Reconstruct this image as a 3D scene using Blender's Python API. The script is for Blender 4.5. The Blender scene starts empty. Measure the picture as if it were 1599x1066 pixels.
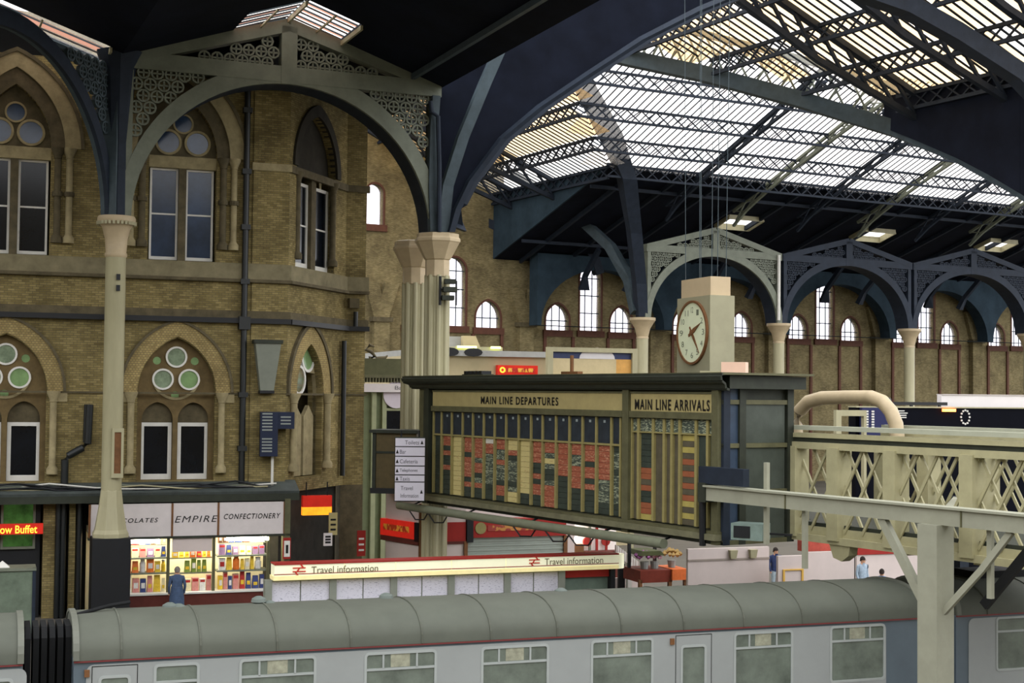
import bpy, math, random
from mathutils import Vector, Matrix
from mathutils.geometry import tessellate_polygon
random.seed(7)
R = math.radians
# ------------------------------------------------------------------ camera
EYE = 7.8                      # eye height over the concourse floor
FPX = 2250.0                   # focal length in pixels of the 1599 x 1066 frame
PITCH, ROLL = math.atan(82/2250.0), 0.010
fw = Vector((0, math.cos(PITCH), math.sin(PITCH)))
r0 = Vector((1, 0, 0)); u0 = Vector((0, -math.sin(PITCH), math.cos(PITCH)))
rt = r0*math.cos(ROLL) + u0*math.sin(ROLL)
up = u0*math.cos(ROLL) - r0*math.sin(ROLL)
CAM = Vector((0, 0, EYE))
S = bpy.context.scene
COL = S.collection
cd = bpy.data.cameras.new('camera'); cam = bpy.data.objects.new('camera', cd); COL.objects.link(cam)
cd.sensor_width = 36; cd.lens = 36*FPX/1599; cd.clip_end = 2000
mw = Matrix.Identity(4)
for i in range(3):
    mw[i][0] = rt[i]; mw[i][1] = up[i]; mw[i][2] = -fw[i]; mw[i][3] = CAM[i]
cam.matrix_world = mw
S.camera = cam
# ------------------------------------------------------------------ sky, light, exposure
w = bpy.data.worlds.new('overcast_sky'); S.world = w; w.use_nodes = True
bg = w.node_tree.nodes['Background']
bg.inputs[0].default_value = (0.96, 0.97, 1.0, 1); bg.inputs[1].default_value = 1.15
S.view_settings.view_transform = 'Standard'; S.view_settings.look = 'None'
S.view_settings.gamma = 1; S.view_settings.use_curve_mapping = False
S.view_settings.exposure = 1.4
# ------------------------------------------------------------------ helpers
def ray(px, py):
    return (fw + rt*((px-799.5)/FPX) - up*((py-533.0)/FPX))
def at(px, py, D):             # point seen at a pixel, D metres ahead
    d = ray(px, py); return CAM + d*(D/d.y)
def hit(px, py, p0, n):
    d = ray(px, py); t = (p0-CAM).dot(n)/d.dot(n); return CAM + d*t
class Frame:                   # local x along a wall, local y into it, z up
    def __init__(s, o, rz):
        s.o = Vector((o[0], o[1], 0)); s.rz = R(rz)
        s.M = Matrix.Translation(s.o) @ Matrix.Rotation(s.rz, 4, 'Z'); s.I = s.M.inverted()
    def L(s, px, py, y=0.0):   # local (x, z) of a pixel on the plane at local depth y
        p0 = s.M @ Vector((0, y, 0)); n = (s.M.to_3x3() @ Vector((0, 1, 0)))
        q = s.I @ hit(px, py, p0, n); return q.x, q.z
    def X(s, px, py=610, y=0.0): return s.L(px, py, y)[0]
    def Z(s, px, py, y=0.0): return s.L(px, py, y)[1]
    def loc(s, p): return s.I @ Vector(p)
    def W(s, x, y, z=0): return s.M @ Vector((x, y, z))
def lin(c):
    return tuple(((v/255)/12.92 if v/255 <= 0.04045 else ((v/255+0.055)/1.055)**2.4) for v in c)
MATS = {}
def nd(nt, t, **k):
    n = nt.nodes.new(t)
    for a, b in k.items(): setattr(n, a, b)
    return n
def M(name, rgb, rough=.75, var=.18, scale=2.5, bump=0.0, spec=.25, metal=0.0, streak=0.0, emit=0.0):
    if name in MATS: return MATS[name]
    m = bpy.data.materials.new(name); m.use_nodes = True; nt = m.node_tree
    b = nt.nodes['Principled BSDF']; c = lin(rgb)
    tc = nd(nt, 'ShaderNodeTexCoord'); mp = nd(nt, 'ShaderNodeMapping')
    nt.links.new(tc.outputs['Object'], mp.inputs[0])
    if streak: mp.inputs['Scale'].default_value = (1, 1, 1-streak)
    no = nd(nt, 'ShaderNodeTexNoise'); no.inputs['Scale'].default_value = scale; no.inputs['Detail'].default_value = 6
    no.inputs['Roughness'].default_value = .65
    nt.links.new(mp.outputs[0], no.inputs['Vector'])
    mx = nd(nt, 'ShaderNodeMix', data_type='RGBA')
    rp = nd(nt, 'ShaderNodeMapRange'); rp.inputs[1].default_value = .3; rp.inputs[2].default_value = .7
    nt.links.new(no.outputs['Fac'], rp.inputs[0]); nt.links.new(rp.outputs[0], mx.inputs[0])
    mx.inputs[6].default_value = (*[max(0, v*(1-var)) for v in c], 1)
    mx.inputs[7].default_value = (*[min(1, v*(1+var)) for v in c], 1)
    nt.links.new(mx.outputs[2], b.inputs['Base Color'])
    b.inputs['Roughness'].default_value = rough; b.inputs['Specular IOR Level'].default_value = spec
    b.inputs['Metallic'].default_value = metal
    if bump:
        bp = nd(nt, 'ShaderNodeBump'); bp.inputs['Strength'].default_value = bump; bp.inputs['Distance'].default_value = .03
        nt.links.new(no.outputs['Fac'], bp.inputs['Height']); nt.links.new(bp.outputs[0], b.inputs['Normal'])
    if emit:
        nt.links.new(mx.outputs[2], b.inputs['Emission Color']); b.inputs['Emission Strength'].default_value = emit
    MATS[name] = m; return m
def brick_mat(name, c1, c2, cm, bw=.23, bh=.078, soot=.5):
    m = bpy.data.materials.new(name); m.use_nodes = True; nt = m.node_tree; b = nt.nodes['Principled BSDF']
    tc = nd(nt, 'ShaderNodeTexCoord'); sp = nd(nt, 'ShaderNodeSeparateXYZ'); cb = nd(nt, 'ShaderNodeCombineXYZ')
    ad = nd(nt, 'ShaderNodeMath', operation='ADD')
    nt.links.new(tc.outputs['Object'], sp.inputs[0]); nt.links.new(sp.outputs[0], ad.inputs[0]); nt.links.new(sp.outputs[1], ad.inputs[1])
    nt.links.new(ad.outputs[0], cb.inputs[0]); nt.links.new(sp.outputs[2], cb.inputs[1])
    bt = nd(nt, 'ShaderNodeTexBrick'); nt.links.new(cb.outputs[0], bt.inputs['Vector'])
    bt.inputs['Scale'].default_value = 1; bt.inputs['Brick Width'].default_value = bw; bt.inputs['Row Height'].default_value = bh
    bt.inputs['Mortar Size'].default_value = .009; bt.inputs['Bias'].default_value = .0
    bt.inputs['Color1'].default_value = (*lin(c1), 1); bt.inputs['Color2'].default_value = (*lin(c2), 1); bt.inputs['Mortar'].default_value = (*lin(cm), 1)
    no = nd(nt, 'ShaderNodeTexNoise'); no.inputs['Scale'].default_value = .55; no.inputs['Detail'].default_value = 8; no.inputs['Roughness'].default_value = .7
    nt.links.new(tc.outputs['Object'], no.inputs['Vector'])
    rp = nd(nt, 'ShaderNodeMapRange'); rp.inputs[1].default_value = .35; rp.inputs[2].default_value = .68; rp.inputs[3].default_value = 1-soot; rp.inputs[4].default_value = 1.15
    nt.links.new(no.outputs['Fac'], rp.inputs[0])
    mx = nd(nt, 'ShaderNodeMix', data_type='RGBA', blend_type='MULTIPLY'); mx.inputs[0].default_value = 1
    nt.links.new(bt.outputs['Color'], mx.inputs[6]); nt.links.new(rp.outputs[0], mx.inputs[7])
    nt.links.new(mx.outputs[2], b.inputs['Base Color']); b.inputs['Roughness'].default_value = .9; b.inputs['Specular IOR Level'].default_value = .15
    bp = nd(nt, 'ShaderNodeBump'); bp.inputs['Strength'].default_value = .4; bp.inputs['Distance'].default_value = .02
    nt.links.new(bt.outputs['Fac'], bp.inputs['Height']); bp.invert = True; nt.links.new(bp.outputs[0], b.inputs['Normal'])
    MATS[name] = m; return m
def glass_mat(name, rgb, clear=.75, rough=.1):
    m = bpy.data.materials.new(name); m.use_nodes = True; nt = m.node_tree
    for n in list(nt.nodes): nt.nodes.remove(n)
    o = nd(nt, 'ShaderNodeOutputMaterial'); t = nd(nt, 'ShaderNodeBsdfTransparent'); s = nd(nt, 'ShaderNodeBsdfTranslucent')
    g = nd(nt, 'ShaderNodeBsdfGlossy'); g.inputs['Roughness'].default_value = rough
    
    tc = nd(nt, 'ShaderNodeTexCoord'); no = nd(nt, 'ShaderNodeTexNoise'); no.inputs['Scale'].default_value = .35; no.inputs['Detail'].default_value = 5
    nt.links.new(tc.outputs['Object'], no.inputs['Vector'])
    mc = nd(nt, 'ShaderNodeMix', data_type='RGBA'); c = lin(rgb)
    mc.inputs[6].default_value = (*[v*.86 for v in c], 1); mc.inputs[7].default_value = (*c, 1); nt.links.new(no.outputs['Fac'], mc.inputs[0])
    nt.links.new(mc.outputs[2], t.inputs[0]); nt.links.new(mc.outputs[2], s.inputs[0])
    a = nd(nt, 'ShaderNodeMixShader'); a.inputs[0].default_value = clear
    nt.links.new(s.outputs[0], a.inputs[1]); nt.links.new(t.outputs[0], a.inputs[2])
    b2 = nd(nt, 'ShaderNodeMixShader'); b2.inputs[0].default_value = .03; nt.links.new(a.outputs[0], b2.inputs[1]); nt.links.new(g.outputs[0], b2.inputs[2])
    nt.links.new(b2.outputs[0], o.inputs[0]); MATS[name] = m; return m
def print_mat(name, paper, ink, sx=8, sz=30, thr=.5):     # rows of small print, too small to read
    m = bpy.data.materials.new(name); m.use_nodes = True; nt = m.node_tree; b = nt.nodes['Principled BSDF']
    tc = nd(nt, 'ShaderNodeTexCoord'); mp = nd(nt, 'ShaderNodeMapping'); mp.inputs['Scale'].default_value = (sx, sx, sz)
    nt.links.new(tc.outputs['Object'], mp.inputs[0])
    no = nd(nt, 'ShaderNodeTexNoise'); no.inputs['Scale'].default_value = 1; no.inputs['Detail'].default_value = 2
    nt.links.new(mp.outputs[0], no.inputs['Vector'])
    gt = nd(nt, 'ShaderNodeMapRange'); gt.inputs[1].default_value = thr; gt.inputs[2].default_value = thr+.06
    nt.links.new(no.outputs['Fac'], gt.inputs[0])
    mx = nd(nt, 'ShaderNodeMix', data_type='RGBA'); mx.inputs[6].default_value = (*lin(paper), 1); mx.inputs[7].default_value = (*lin(ink), 1)
    nt.links.new(gt.outputs[0], mx.inputs[0]); nt.links.new(mx.outputs[2], b.inputs['Base Color']); b.inputs['Roughness'].default_value = .6
    MATS[name] = m; return m
def board_mat(name, rgb, step=.22, axis=0):               # boarded ceiling: fine joints
    m = M(name, rgb, .85, .25, .8, spec=.1); nt = m.node_tree
    return m
class MB:
    def __init__(s): s.v = []; s.f = []
    def add(s, v, f):
        b = len(s.v); s.v += [tuple(q) for q in v]; s.f += [tuple(i+b for i in g) for g in f]; return s
    def box(s, x0, x1, y0, y1, z0, z1):
        if x0 > x1: x0, x1 = x1, x0
        if z0 > z1: z0, z1 = z1, z0
        if y0 > y1: y0, y1 = y1, y0
        return s.add([(x0,y0,z0),(x1,y0,z0),(x1,y1,z0),(x0,y1,z0),(x0,y0,z1),(x1,y0,z1),(x1,y1,z1),(x0,y1,z1)],
                     [(0,3,2,1),(4,5,6,7),(0,1,5,4),(1,2,6,5),(2,3,7,6),(3,0,4,7)])
    def plate(s, outer, holes=(), y0=0, y1=.1):           # outline in (x, z), thickness y0..y1
        loops = [list(outer)]+[list(h) for h in holes]
        flat = [p for l in loops for p in l]
        tris = tessellate_polygon([[Vector((p[0], p[1], 0)) for p in l] for l in loops])
        n = len(flat); v = [(p[0], y0, p[1]) for p in flat]+[(p[0], y1, p[1]) for p in flat]; f = []
        for a, b, c in tris:
            A, B, C_ = flat[a], flat[b], flat[c]
            cr = (B[0]-A[0])*(C_[1]-A[1])-(B[1]-A[1])*(C_[0]-A[0])
            if cr < 0: b, c = c, b
            f.append((a, b, c)); f.append((a+n, c+n, b+n))
        k = 0
        for li, l in enumerate(loops):
            ar = sum(l[i][0]*l[(i+1) % len(l)][1]-l[(i+1) % len(l)][0]*l[i][1] for i in range(len(l)))
            ccw = (ar > 0) == (li == 0)
            for i in range(len(l)):
                a = k+i; b = k+(i+1) % len(l)
                f.append((b, a, a+n, b+n) if ccw else (a, b, b+n, a+n))
            k += len(l)
        return s.add(v, f)
    def ring(s, cx, cz, ri, ro, y0, y1, n=24, sx=1.0):
        c = lambda r: [(cx+sx*r*math.cos(2*math.pi*i/n), cz+r*math.sin(2*math.pi*i/n)) for i in range(n)]
        a, b = c(ri), c(ro); v = []; f = []
        for y in (y0, y1):
            v += [(p[0], y, p[1]) for p in a]+[(p[0], y, p[1]) for p in b]
        for i in range(n):
            j = (i+1) % n
            f += [(i, n+i, n+j, j)[::-1], (2*n+i, 2*n+j, 3*n+j, 3*n+i)[::-1], (n+i, 3*n+i, 3*n+j, n+j)[::-1], (i, j, 2*n+j, 2*n+i)[::-1]]
        return s.add(v, f)
    def disc(s, cx, cz, r, y0, y1, n=24, sx=1.0):
        return s.plate([(cx+sx*r*math.cos(2*math.pi*i/n), cz+r*math.sin(2*math.pi*i/n)) for i in range(n)], (), y0, y1)
    def tube(s, pts, r, n=8, cap=True):
        pts = [Vector(p) for p in pts]; v = []; f = []
        for i, p in enumerate(pts):
            d = (pts[min(i+1, len(pts)-1)]-pts[max(i-1, 0)]).normalized()
            a = Vector((0, 0, 1)) if abs(d.z) < .9 else Vector((1, 0, 0))
            e1 = d.cross(a).normalized(); e2 = d.cross(e1)
            rr = r[i] if isinstance(r, (list, tuple)) else r
            for k in range(n):
                t = 2*math.pi*k/n; v.append(p+e1*(rr*math.cos(t))+e2*(rr*math.sin(t)))
        for i in range(len(pts)-1):
            for k in range(n):
                f.append((i*n+k, i*n+(k+1) % n, (i+1)*n+(k+1) % n, (i+1)*n+k)[::-1])
        if cap: f.append(tuple(range(n))); f.append(tuple(reversed(range((len(pts)-1)*n, len(pts)*n))))
        return s.add(v, f)
    def beam(s, pts, w, h, side=None):                    # rectangular section swept along points: w sideways, h deep
        pts = [Vector(p) for p in pts]; v = []; f = []
        for i, p in enumerate(pts):
            d = (pts[min(i+1, len(pts)-1)]-pts[max(i-1, 0)]).normalized()
            if side: e1 = Vector(side).normalized()
            else:
                a = Vector((0, 0, 1)) if abs(d.z) < .95 else Vector((0, 1, 0))
                e1 = d.cross(a).normalized()
            e2 = e1.cross(d).normalized()
            ww = w[i] if isinstance(w, (list, tuple)) else w; hh = h[i] if isinstance(h, (list, tuple)) else h
            v += [p-e1*ww/2-e2*hh/2, p+e1*ww/2-e2*hh/2, p+e1*ww/2+e2*hh/2, p-e1*ww/2+e2*hh/2]
        for i in range(len(pts)-1):
            for k in range(4):
                f.append((i*4+k, i*4+(k+1) % 4, i*4+4+(k+1) % 4, i*4+4+k))
        f.append((3, 2, 1, 0)); e = (len(pts)-1)*4; f.append((e, e+1, e+2, e+3))
        return s.add(v, f)
    def lathe(s, prof, cx=0, cy=0, n=16, rot=0.0, sq=None):
        v = []; f = []
        for r, z in prof:
            for k in range(n):
                t = 2*math.pi*k/n+rot; v.append((cx+r*math.cos(t), cy+r*math.sin(t), z))
        for i in range(len(prof)-1):
            for k in range(n): f.append((i*n+k, i*n+(k+1) % n, (i+1)*n+(k+1) % n, (i+1)*n+k))
        f.append(tuple(reversed(range(n)))); f.append(tuple(range((len(prof)-1)*n, len(prof)*n)))
        return s.add(v, f)
    def quad(s, a, b, c, d): return s.add([a, b, c, d], [(0, 1, 2, 3)])
    def slab(s, a, b, c, d, t=.12):                       # four corners, thickened along the normal
        a, b, c, d = map(Vector, (a, b, c, d)); n = (b-a).cross(d-a).normalized()*t
        return s.add([a, b, c, d, a+n, b+n, c+n, d+n], [(0,3,2,1),(4,5,6,7),(0,1,5,4),(1,2,6,5),(2,3,7,6),(3,0,4,7)])
    def mesh(s, name, mat, smooth=False):
        me = bpy.data.meshes.new(name); me.from_pydata(s.v, [], s.f); me.update()
        for m in (mat if isinstance(mat, (list, tuple)) else [mat]): me.materials.append(m)
        if smooth:
            me.polygons.foreach_set('use_smooth', [True]*len(me.polygons))
            try: me.set_sharp_from_angle(angle=R(40))
            except Exception: pass
        return me
    def build(s, name, mat, parent=None, smooth=False):
        return link(name, s.mesh(name, mat, smooth), parent)
def link(name, me, parent=None, loc=None):
    o = bpy.data.objects.new(name, me); COL.objects.link(o)
    if parent: o.parent = parent
    if loc is not None: o.location = loc
    return o
def tag(o, label, cat, group=None, kind=None):
    o['label'] = label; o['category'] = cat
    if group: o['group'] = group
    if kind: o['kind'] = kind
    return o
def thing(name, label, cat, frame=None, loc=None, rz=0, group=None, kind=None):
    o = bpy.data.objects.new(name, None); COL.objects.link(o); o.empty_display_size = .3
    if frame: o.location = frame.o; o.rotation_euler.z = frame.rz
    if loc is not None: o.location = loc; o.rotation_euler.z = R(rz)
    return tag(o, label, cat, group, kind)
def copy_tree(o, parent=None):
    kids = list(o.children); c = o.copy(); COL.objects.link(c); c.parent = parent
    for k in kids: copy_tree(k, c)
    return c
def text(body, x0, x1, z0, z1, y, mat, parent, name='lettering', bold=0.0, shear=0.0, depth=.01, space=1.0):
    cu = bpy.data.curves.new('t', 'FONT'); cu.body = body; cu.offset = bold; cu.shear = shear; cu.space_character = space; cu.extrude = .0; cu.resolution_u = 3
    ob = bpy.data.objects.new('t', cu); COL.objects.link(ob)
    dg = bpy.context.evaluated_depsgraph_get(); dg.update()
    me = bpy.data.meshes.new_from_object(ob.evaluated_get(dg)); bpy.data.objects.remove(ob)
    vs = [v.co.copy() for v in me.vertices]
    ax, bx = min(v.x for v in vs), max(v.x for v in vs); az, bz = min(v.y for v in vs), max(v.y for v in vs)
    for v in me.vertices:
        c = v.co; v.co = (x0+(c.x-ax)/(bx-ax)*(x1-x0), y, z0+(c.y-az)/(bz-az)*(z1-z0))
    me.materials.clear(); me.materials.append(mat); me.name = name
    return link(name, me, parent)
def parch(cx, a, zs, h, n=10, z0=None):                   # pointed (or round) arch outline from the right foot over to the left
    pts = []
    if h > a*1.02:
        c = (h*h-a*a)/(2*a); Rr = a+c; e = math.acos(c/Rr)
        rgt = [(-c+Rr*math.cos(e*i/n), Rr*math.sin(e*i/n)) for i in range(n+1)]
    else:
        rgt = [(a*math.cos(math.pi/2*i/n), h*math.sin(math.pi/2*i/n)) for i in range(n+1)]
    pts = [(cx+x, zs+z) for x, z in rgt]+[(cx-x, zs+z) for x, z in reversed(rgt[:-1])]
    if z0 is not None: pts = [(cx+a, z0)]+pts+[(cx-a, z0)]
    return pts
def arch_band(cx, ai, ao, zs, hi, ho, n=12):              # closed outline of the band between two arches
    o = parch(cx, ao, zs, ho, n); i = parch(cx, ai, zs, hi, n); return o+list(reversed(i))
# ------------------------------------------------------------------ materials
BRICK = brick_mat('yellow_stock_brick', (158,142,94), (124,110,68), (112,102,76), soot=.5)
BRICKF = brick_mat('far_brick', (150,136,98), (122,110,76), (108,100,78), soot=.45)
STONE = M('stone_dressing', (150,138,104), .85, .25, 3, .3)
STONED = M('sooty_stone', (88,80,60), .9, .35, 2.5, .3)
BUFF = brick_mat('buff_arch_brick', (176,156,104), (150,130,84), (120,108,80), .11, .078, soot=.35)
IRONC = M('cream_iron', (164,158,126), .5, .12, 2, spec=.4, streak=.8)
IRONP = M('pinkish_cream_iron', (178,160,128), .5, .1, 2, spec=.4)
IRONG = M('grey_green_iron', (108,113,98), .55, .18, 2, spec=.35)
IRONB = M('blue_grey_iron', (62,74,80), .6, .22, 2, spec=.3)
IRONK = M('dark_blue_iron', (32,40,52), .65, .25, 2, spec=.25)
BLACK = M('black_paint', (14,16,20), .5, .2, 3, spec=.4)
PIPE = M('dark_green_pipe', (15,20,21), .45, .2, 3, spec=.5)
ROOF = M('dark_roof_boards', (17,21,32), .85, .35, .7, spec=.1)
ROOFB = M('blue_grey_boards', (46,60,70), .85, .3, .5, spec=.1)
WHITE = M('white_paint', (214,212,204), .5, .06, 3)
SIGNW = M('white_sign', (206,198,196), .45, .05, 3)
PINKW = M('pale_pink_panel', (204,190,184), .6, .06, 1)
DGLASS = M('dark_window_glass', (16,20,27), .12, .4, .8, spec=.25)
BGLASS = M('blue_window_glass', (42,58,82), .12, .5, .6, spec=.35)
GGLASS = M('green_window_glass', (120,150,100), .2, .3, 1.5, spec=.5)
SKYGL = glass_mat('roof_glass', (255,252,248), .93)
AMBGL = glass_mat('amber_roof_glass', (252,234,206), .9)
WINGL = glass_mat('frosted_window_glass', (252,250,255), .92)
OLIVE = M('olive_board_paint', (88,86,60), .6, .22, 3, spec=.3)
OLIVED = M('dark_olive_paint', (44,48,38), .6, .25, 3, spec=.3)
CREAM = M('cream_panel', (172,158,108), .6, .1, 2)
YELLOWS = M('yellow_strip', (142,132,84), .6, .12, 4)
BRIDGE = M('bridge_cream_paint', (166,160,124), .55, .14, 1.5, spec=.35, bump=.1)
GANTRY = M('gantry_grey_cream', (148,148,130), .55, .1, 1.5, spec=.35)
TROOF = M('coach_roof_grey', (82,85,75), .7, .12, .9, spec=.3)
TGREY = M('coach_pale_grey', (146,150,148), .5, .05, 1, spec=.5)
TBLUE = M('coach_hazy_blue', (88,100,108), .35, .1, 1, spec=.5)  # coach blue greyed, the low haze put into the colour
TRED = M('coach_red_line', (128,60,60), .5, .1, 3)
RUBBER = M('black_rubber', (16,17,18), .8, .2, 4)
RED = M('shop_red', (150,40,34), .5, .12, 2)
MAROON = M('maroon_board', (92,44,36), .7, .2, 2)
WOOD = M('brown_wood', (112,76,46), .6, .25, 4)
TEXTK = M('black_lettering', (24,22,20), .6, .1, 4)
FLOORM = M('concourse_asphalt', (96,92,84), .85, .15, .4, spec=.2)
SHUT = M('roller_shutter_metal', (160,168,158), .4, .08, 2, spec=.4, metal=.2)
# ================================================================== SETTING: floor and far wall
o = MB().box(-160, 160, -60, 220, -.3, 0).build('floor', FLOORM); tag(o, 'grey concourse and platform floor of the station', 'floor', kind='structure')
o = MB().box(-75, 130, -32, -31, 0, 27).build('wall_front', BRICKF); tag(o, 'unseen brick station wall behind the viewpoint, added to block low daylight', 'wall', kind='structure')  # unseen wall added so daylight comes mainly from above
o = MB().box(-76, -75, -32, 130, 0, 27).build('wall_left', BRICKF); tag(o, 'unseen brick station wall far off to the left, added to block low daylight', 'wall', kind='structure')  # second unseen wall, added to cut low light from the left
FW = Frame((4.0, 120.5), 29.4)                     # far wall; x along it to the right and away, -y towards the camera
BAYS = [-36, -23, -10, 3, 16, 29, 42, 55]
zs_ = FW.Z(917, 516)
TW, PW = 1.05, 1.12
tall_h, ptd_h = 5.5, 2.15
holes = []; wins = []
for c in BAYS:
    h = parch(c, TW, zs_+tall_h-TW, TW, 8, zs_); holes.append(h); wins.append(('tall', c, TW, zs_, zs_+tall_h-TW, TW))
    for d in (-3.25, 3.15):
        h = parch(c+d, PW, zs_+.75, ptd_h-.75, 8, zs_-.05); holes.append(h); wins.append(('pointed', c+d, PW, zs_-.05, zs_+.75, ptd_h-.75))
gx, gz = FW.L(585, 350)
gt = FW.Z(585, 287)
holes.append(parch(gx, .7, gt-.7, .7, 8, gz)); wins.append(('high', gx, .7, gz, gt-.7, .7))
wall = MB().plate([(-46, 0), (64, 0), (64, 23), (-5.5, 23), (-5.5, 34), (-46, 34)], holes, 0, .7).build('wall_back', BRICKF)
wall.location = FW.o; wall.rotation_euler.z = FW.rz
tag(wall, 'tall yellow brick back wall with rows of arched windows', 'wall', kind='structure')
TRIMB = M('red_brown_window_trim', (92,58,44), .7, .2, 3)
names = {'tall': 'tall round-headed window high in the back wall', 'pointed': 'small pointed window in the back wall', 'high': 'single narrow arched window high in the brick gable'}
k = 0
order = {-36: 'hidden', -23: 'hidden'}
def wlabel(kind, c):
    if kind == 'high': return names[kind]
    b = min(BAYS, key=lambda q: abs(q-c)); n = BAYS.index(b)
    where = ['far left behind the office building', 'left of the paired columns behind the office building', 'just right of the paired octagonal columns', 'over the framed poster beside the clock', 'behind the hanging clock', 'second bay right of the hanging clock', 'third bay right of the hanging clock', 'at the right edge of the picture'][n]
    if kind == 'tall': return 'tall round-headed white window in the back wall, '+where
    return ('left' if c < b else 'right')+' small pointed white window in the back wall, '+where
for kind, c, a, z0, zs, h in wins:
    if c < -34: continue
    k += 1
    wd = thing('window_%d' % k, wlabel(kind, c), 'window', FW, kind='structure')
    mb = MB(); out = parch(c, a+.16, zs, h+.16, 8, z0-.02); inn = parch(c, a, zs, h, 8, z0)
    mb.plate(out, [inn], -.06, .12); mb.box(c-a-.3, c+a+.3, -.2, .1, z0-.55, z0-.02)
    mb.build('surround', TRIMB, wd)
    mb = MB()
    if kind != 'high':
        for i in (1, 2):
            x = c-a+2*a*i/3; zt = zs+h*math.sqrt(max(0, 1-((x-c)/a)**2))*.97; mb.box(x-.035, x+.035, .3, .38, z0, zt)
        nz = 3 if kind == 'tall' else 1
        for i in range(1, nz+1):
            z = z0+(zs-z0)*i/nz; mb.box(c-a, c+a, .29, .38, z-.045, z+.045)
        mb.build('glazing_bar', IRONB, wd)
    MB().plate(inn, (), .42, .45).build('pane', WINGL, wd)
# pilasters, capitals and rainwater strips on the back wall
for i, c in enumerate([-29.5, -16.5, -3.5, 9.5, 22.5, 35.5, 48.5]):
    t = thing('trim_%d' % (i+1), ['brick pilaster hidden behind the office building', 'brick pilaster seen left of the paired octagonal columns', 'brick pilaster right of the paired octagonal columns', 'brick pilaster beside the hanging clock', 'brick pilaster right of the clock above the cream curved tube', 'brick pilaster above the black hoarding', 'brick pilaster at the right edge above the white panel'][i], 'pilaster', FW, kind='structure')
    MB().box(c-.65, c+.65, -.55, 0, 0, zs_+.1).build('shaft', BRICKF, t)
    MB().box(c-.85, c+.85, -.75, 0, zs_+.1, zs_+.45).build('capital', STONED, t)
    MB().plate([(c-.65,zs_+.45),(c+.65,zs_+.45),(c+1.5,zs_+3.2),(c+.3,zs_+3.2),(c,zs_+2.2),(c-.3,zs_+3.2),(c-1.5,zs_+3.2)], (), -.45, 0).build('springer', BRICKF, t)
n = 8
for c in BAYS[2:]:
    for d in (-4.5, -1.75, 1.75, 4.4):
        t = tag(MB().box(c+d-.13, c+d+.13, -.16, 0, 0, zs_-.6).build('trim_%d' % n, TRIMB), 'slim red-brown vertical strip on the back wall brickwork', 'strip', 'red-brown wall strips', 'structure'); n += 1
        t.location = FW.o; t.rotation_euler.z = FW.rz
# ================================================================== CEILINGS
# aisle ceiling along the back wall: boarded slope with a gap for each roof lantern
def grid_ceiling(mb, xs, ys, zf, skip=(), t=.15):
    for i in range(len(xs)-1):
        for j in range(len(ys)-1):
            if (i, j) in skip: continue
            a = [(xs[i], ys[j]), (xs[i], ys[j+1]), (xs[i+1], ys[j+1]), (xs[i+1], ys[j])]
            mb.slab(*[(x, y, zf(x, y)) for x, y in reversed(a)], t=t)
SE, ZE, KN = -6.3, 24.1, .40                       # transept eave line, eave height, roof pitch
aisle_z = lambda x, y: 18.8+(-y)*.312
ce = thing('ceiling_aisle', 'dark blue boarded aisle ceiling sloping down to the back wall', 'ceiling', FW, kind='structure')
n_ais = Vector((0, .312, 1)).normalized(); n_w = FW.M.to_3x3() @ n_ais
def on_aisle(px, py): return FW.loc(hit(px, py, FW.W(0, 0, 18.8), n_w))
lant = [(1125, 1183), (1335, 1390), (1530, 1580)]
lpos = [on_aisle(1154, 345), on_aisle(1362, 364), on_aisle(1555, 380)]
xs = [SE]; hw, hd = 1.75, .95
for q in lpos: xs += [q.x-hw, q.x+hw]
xs += [64]
ym = sum(q.y for q in lpos)/3
ys = [0, ym+hd, ym-hd, -17]; ys = sorted(ys)
grid_ceiling(mb := MB(), xs, ys, aisle_z, {(1, 1), (3, 1), (5, 1)}); mb.build('boarding', ROOF, ce)
mb = MB()
for s in range(-4, 64, 4): mb.beam([(s, -.2, aisle_z(s, -.2)-.15), (s, -17, aisle_z(s, -17)-.15)], .22, .35)
mb.build('rafter', IRONK, ce)
for p in (4.5, 14.5):
    MB().beam([(SE, -p, aisle_z(0, -p)-.3), (64, -p, aisle_z(0, -p)-.3)], .2, .25).build('purlin', IRONK, ce)
for c in BAYS[3:]:                                  # boarded arches that meet the wall in each bay
    MB().plate([(c-6.5, zs_+.2), (c+6.5, zs_+.2), (c+6.5, 19.3), (c-6.5, 19.3)], [parch(c, 6.1, zs_+.3, 4.7, 12, zs_+.21)], -2.2, -.9).build('vault_arch', ROOFB, ce)
mb = MB()
for c in BAYS[3:]:
    for s in (-1, 1):
        x = c+s*2.1; mb.beam([(x, -2.3, 16.5), (x+.2*s, -2.8, 17.6), (x+s*.3, -5, 19.6)], [.9, .35, .3], .4)
mb.build('rib', IRONK, ce)
MB().slab((SE, 0, 18.8), (SE, -17, ZE), (SE, -17, ZE+.1), (SE, 0, ZE), .15).build('fascia', ROOFB, ce)
labels = ['bright roof lantern above the ornate arch behind the clock wires', 'bright roof lantern over the arch in the middle of the right aisle', 'bright roof lantern nearest the right edge of the aisle']
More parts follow.
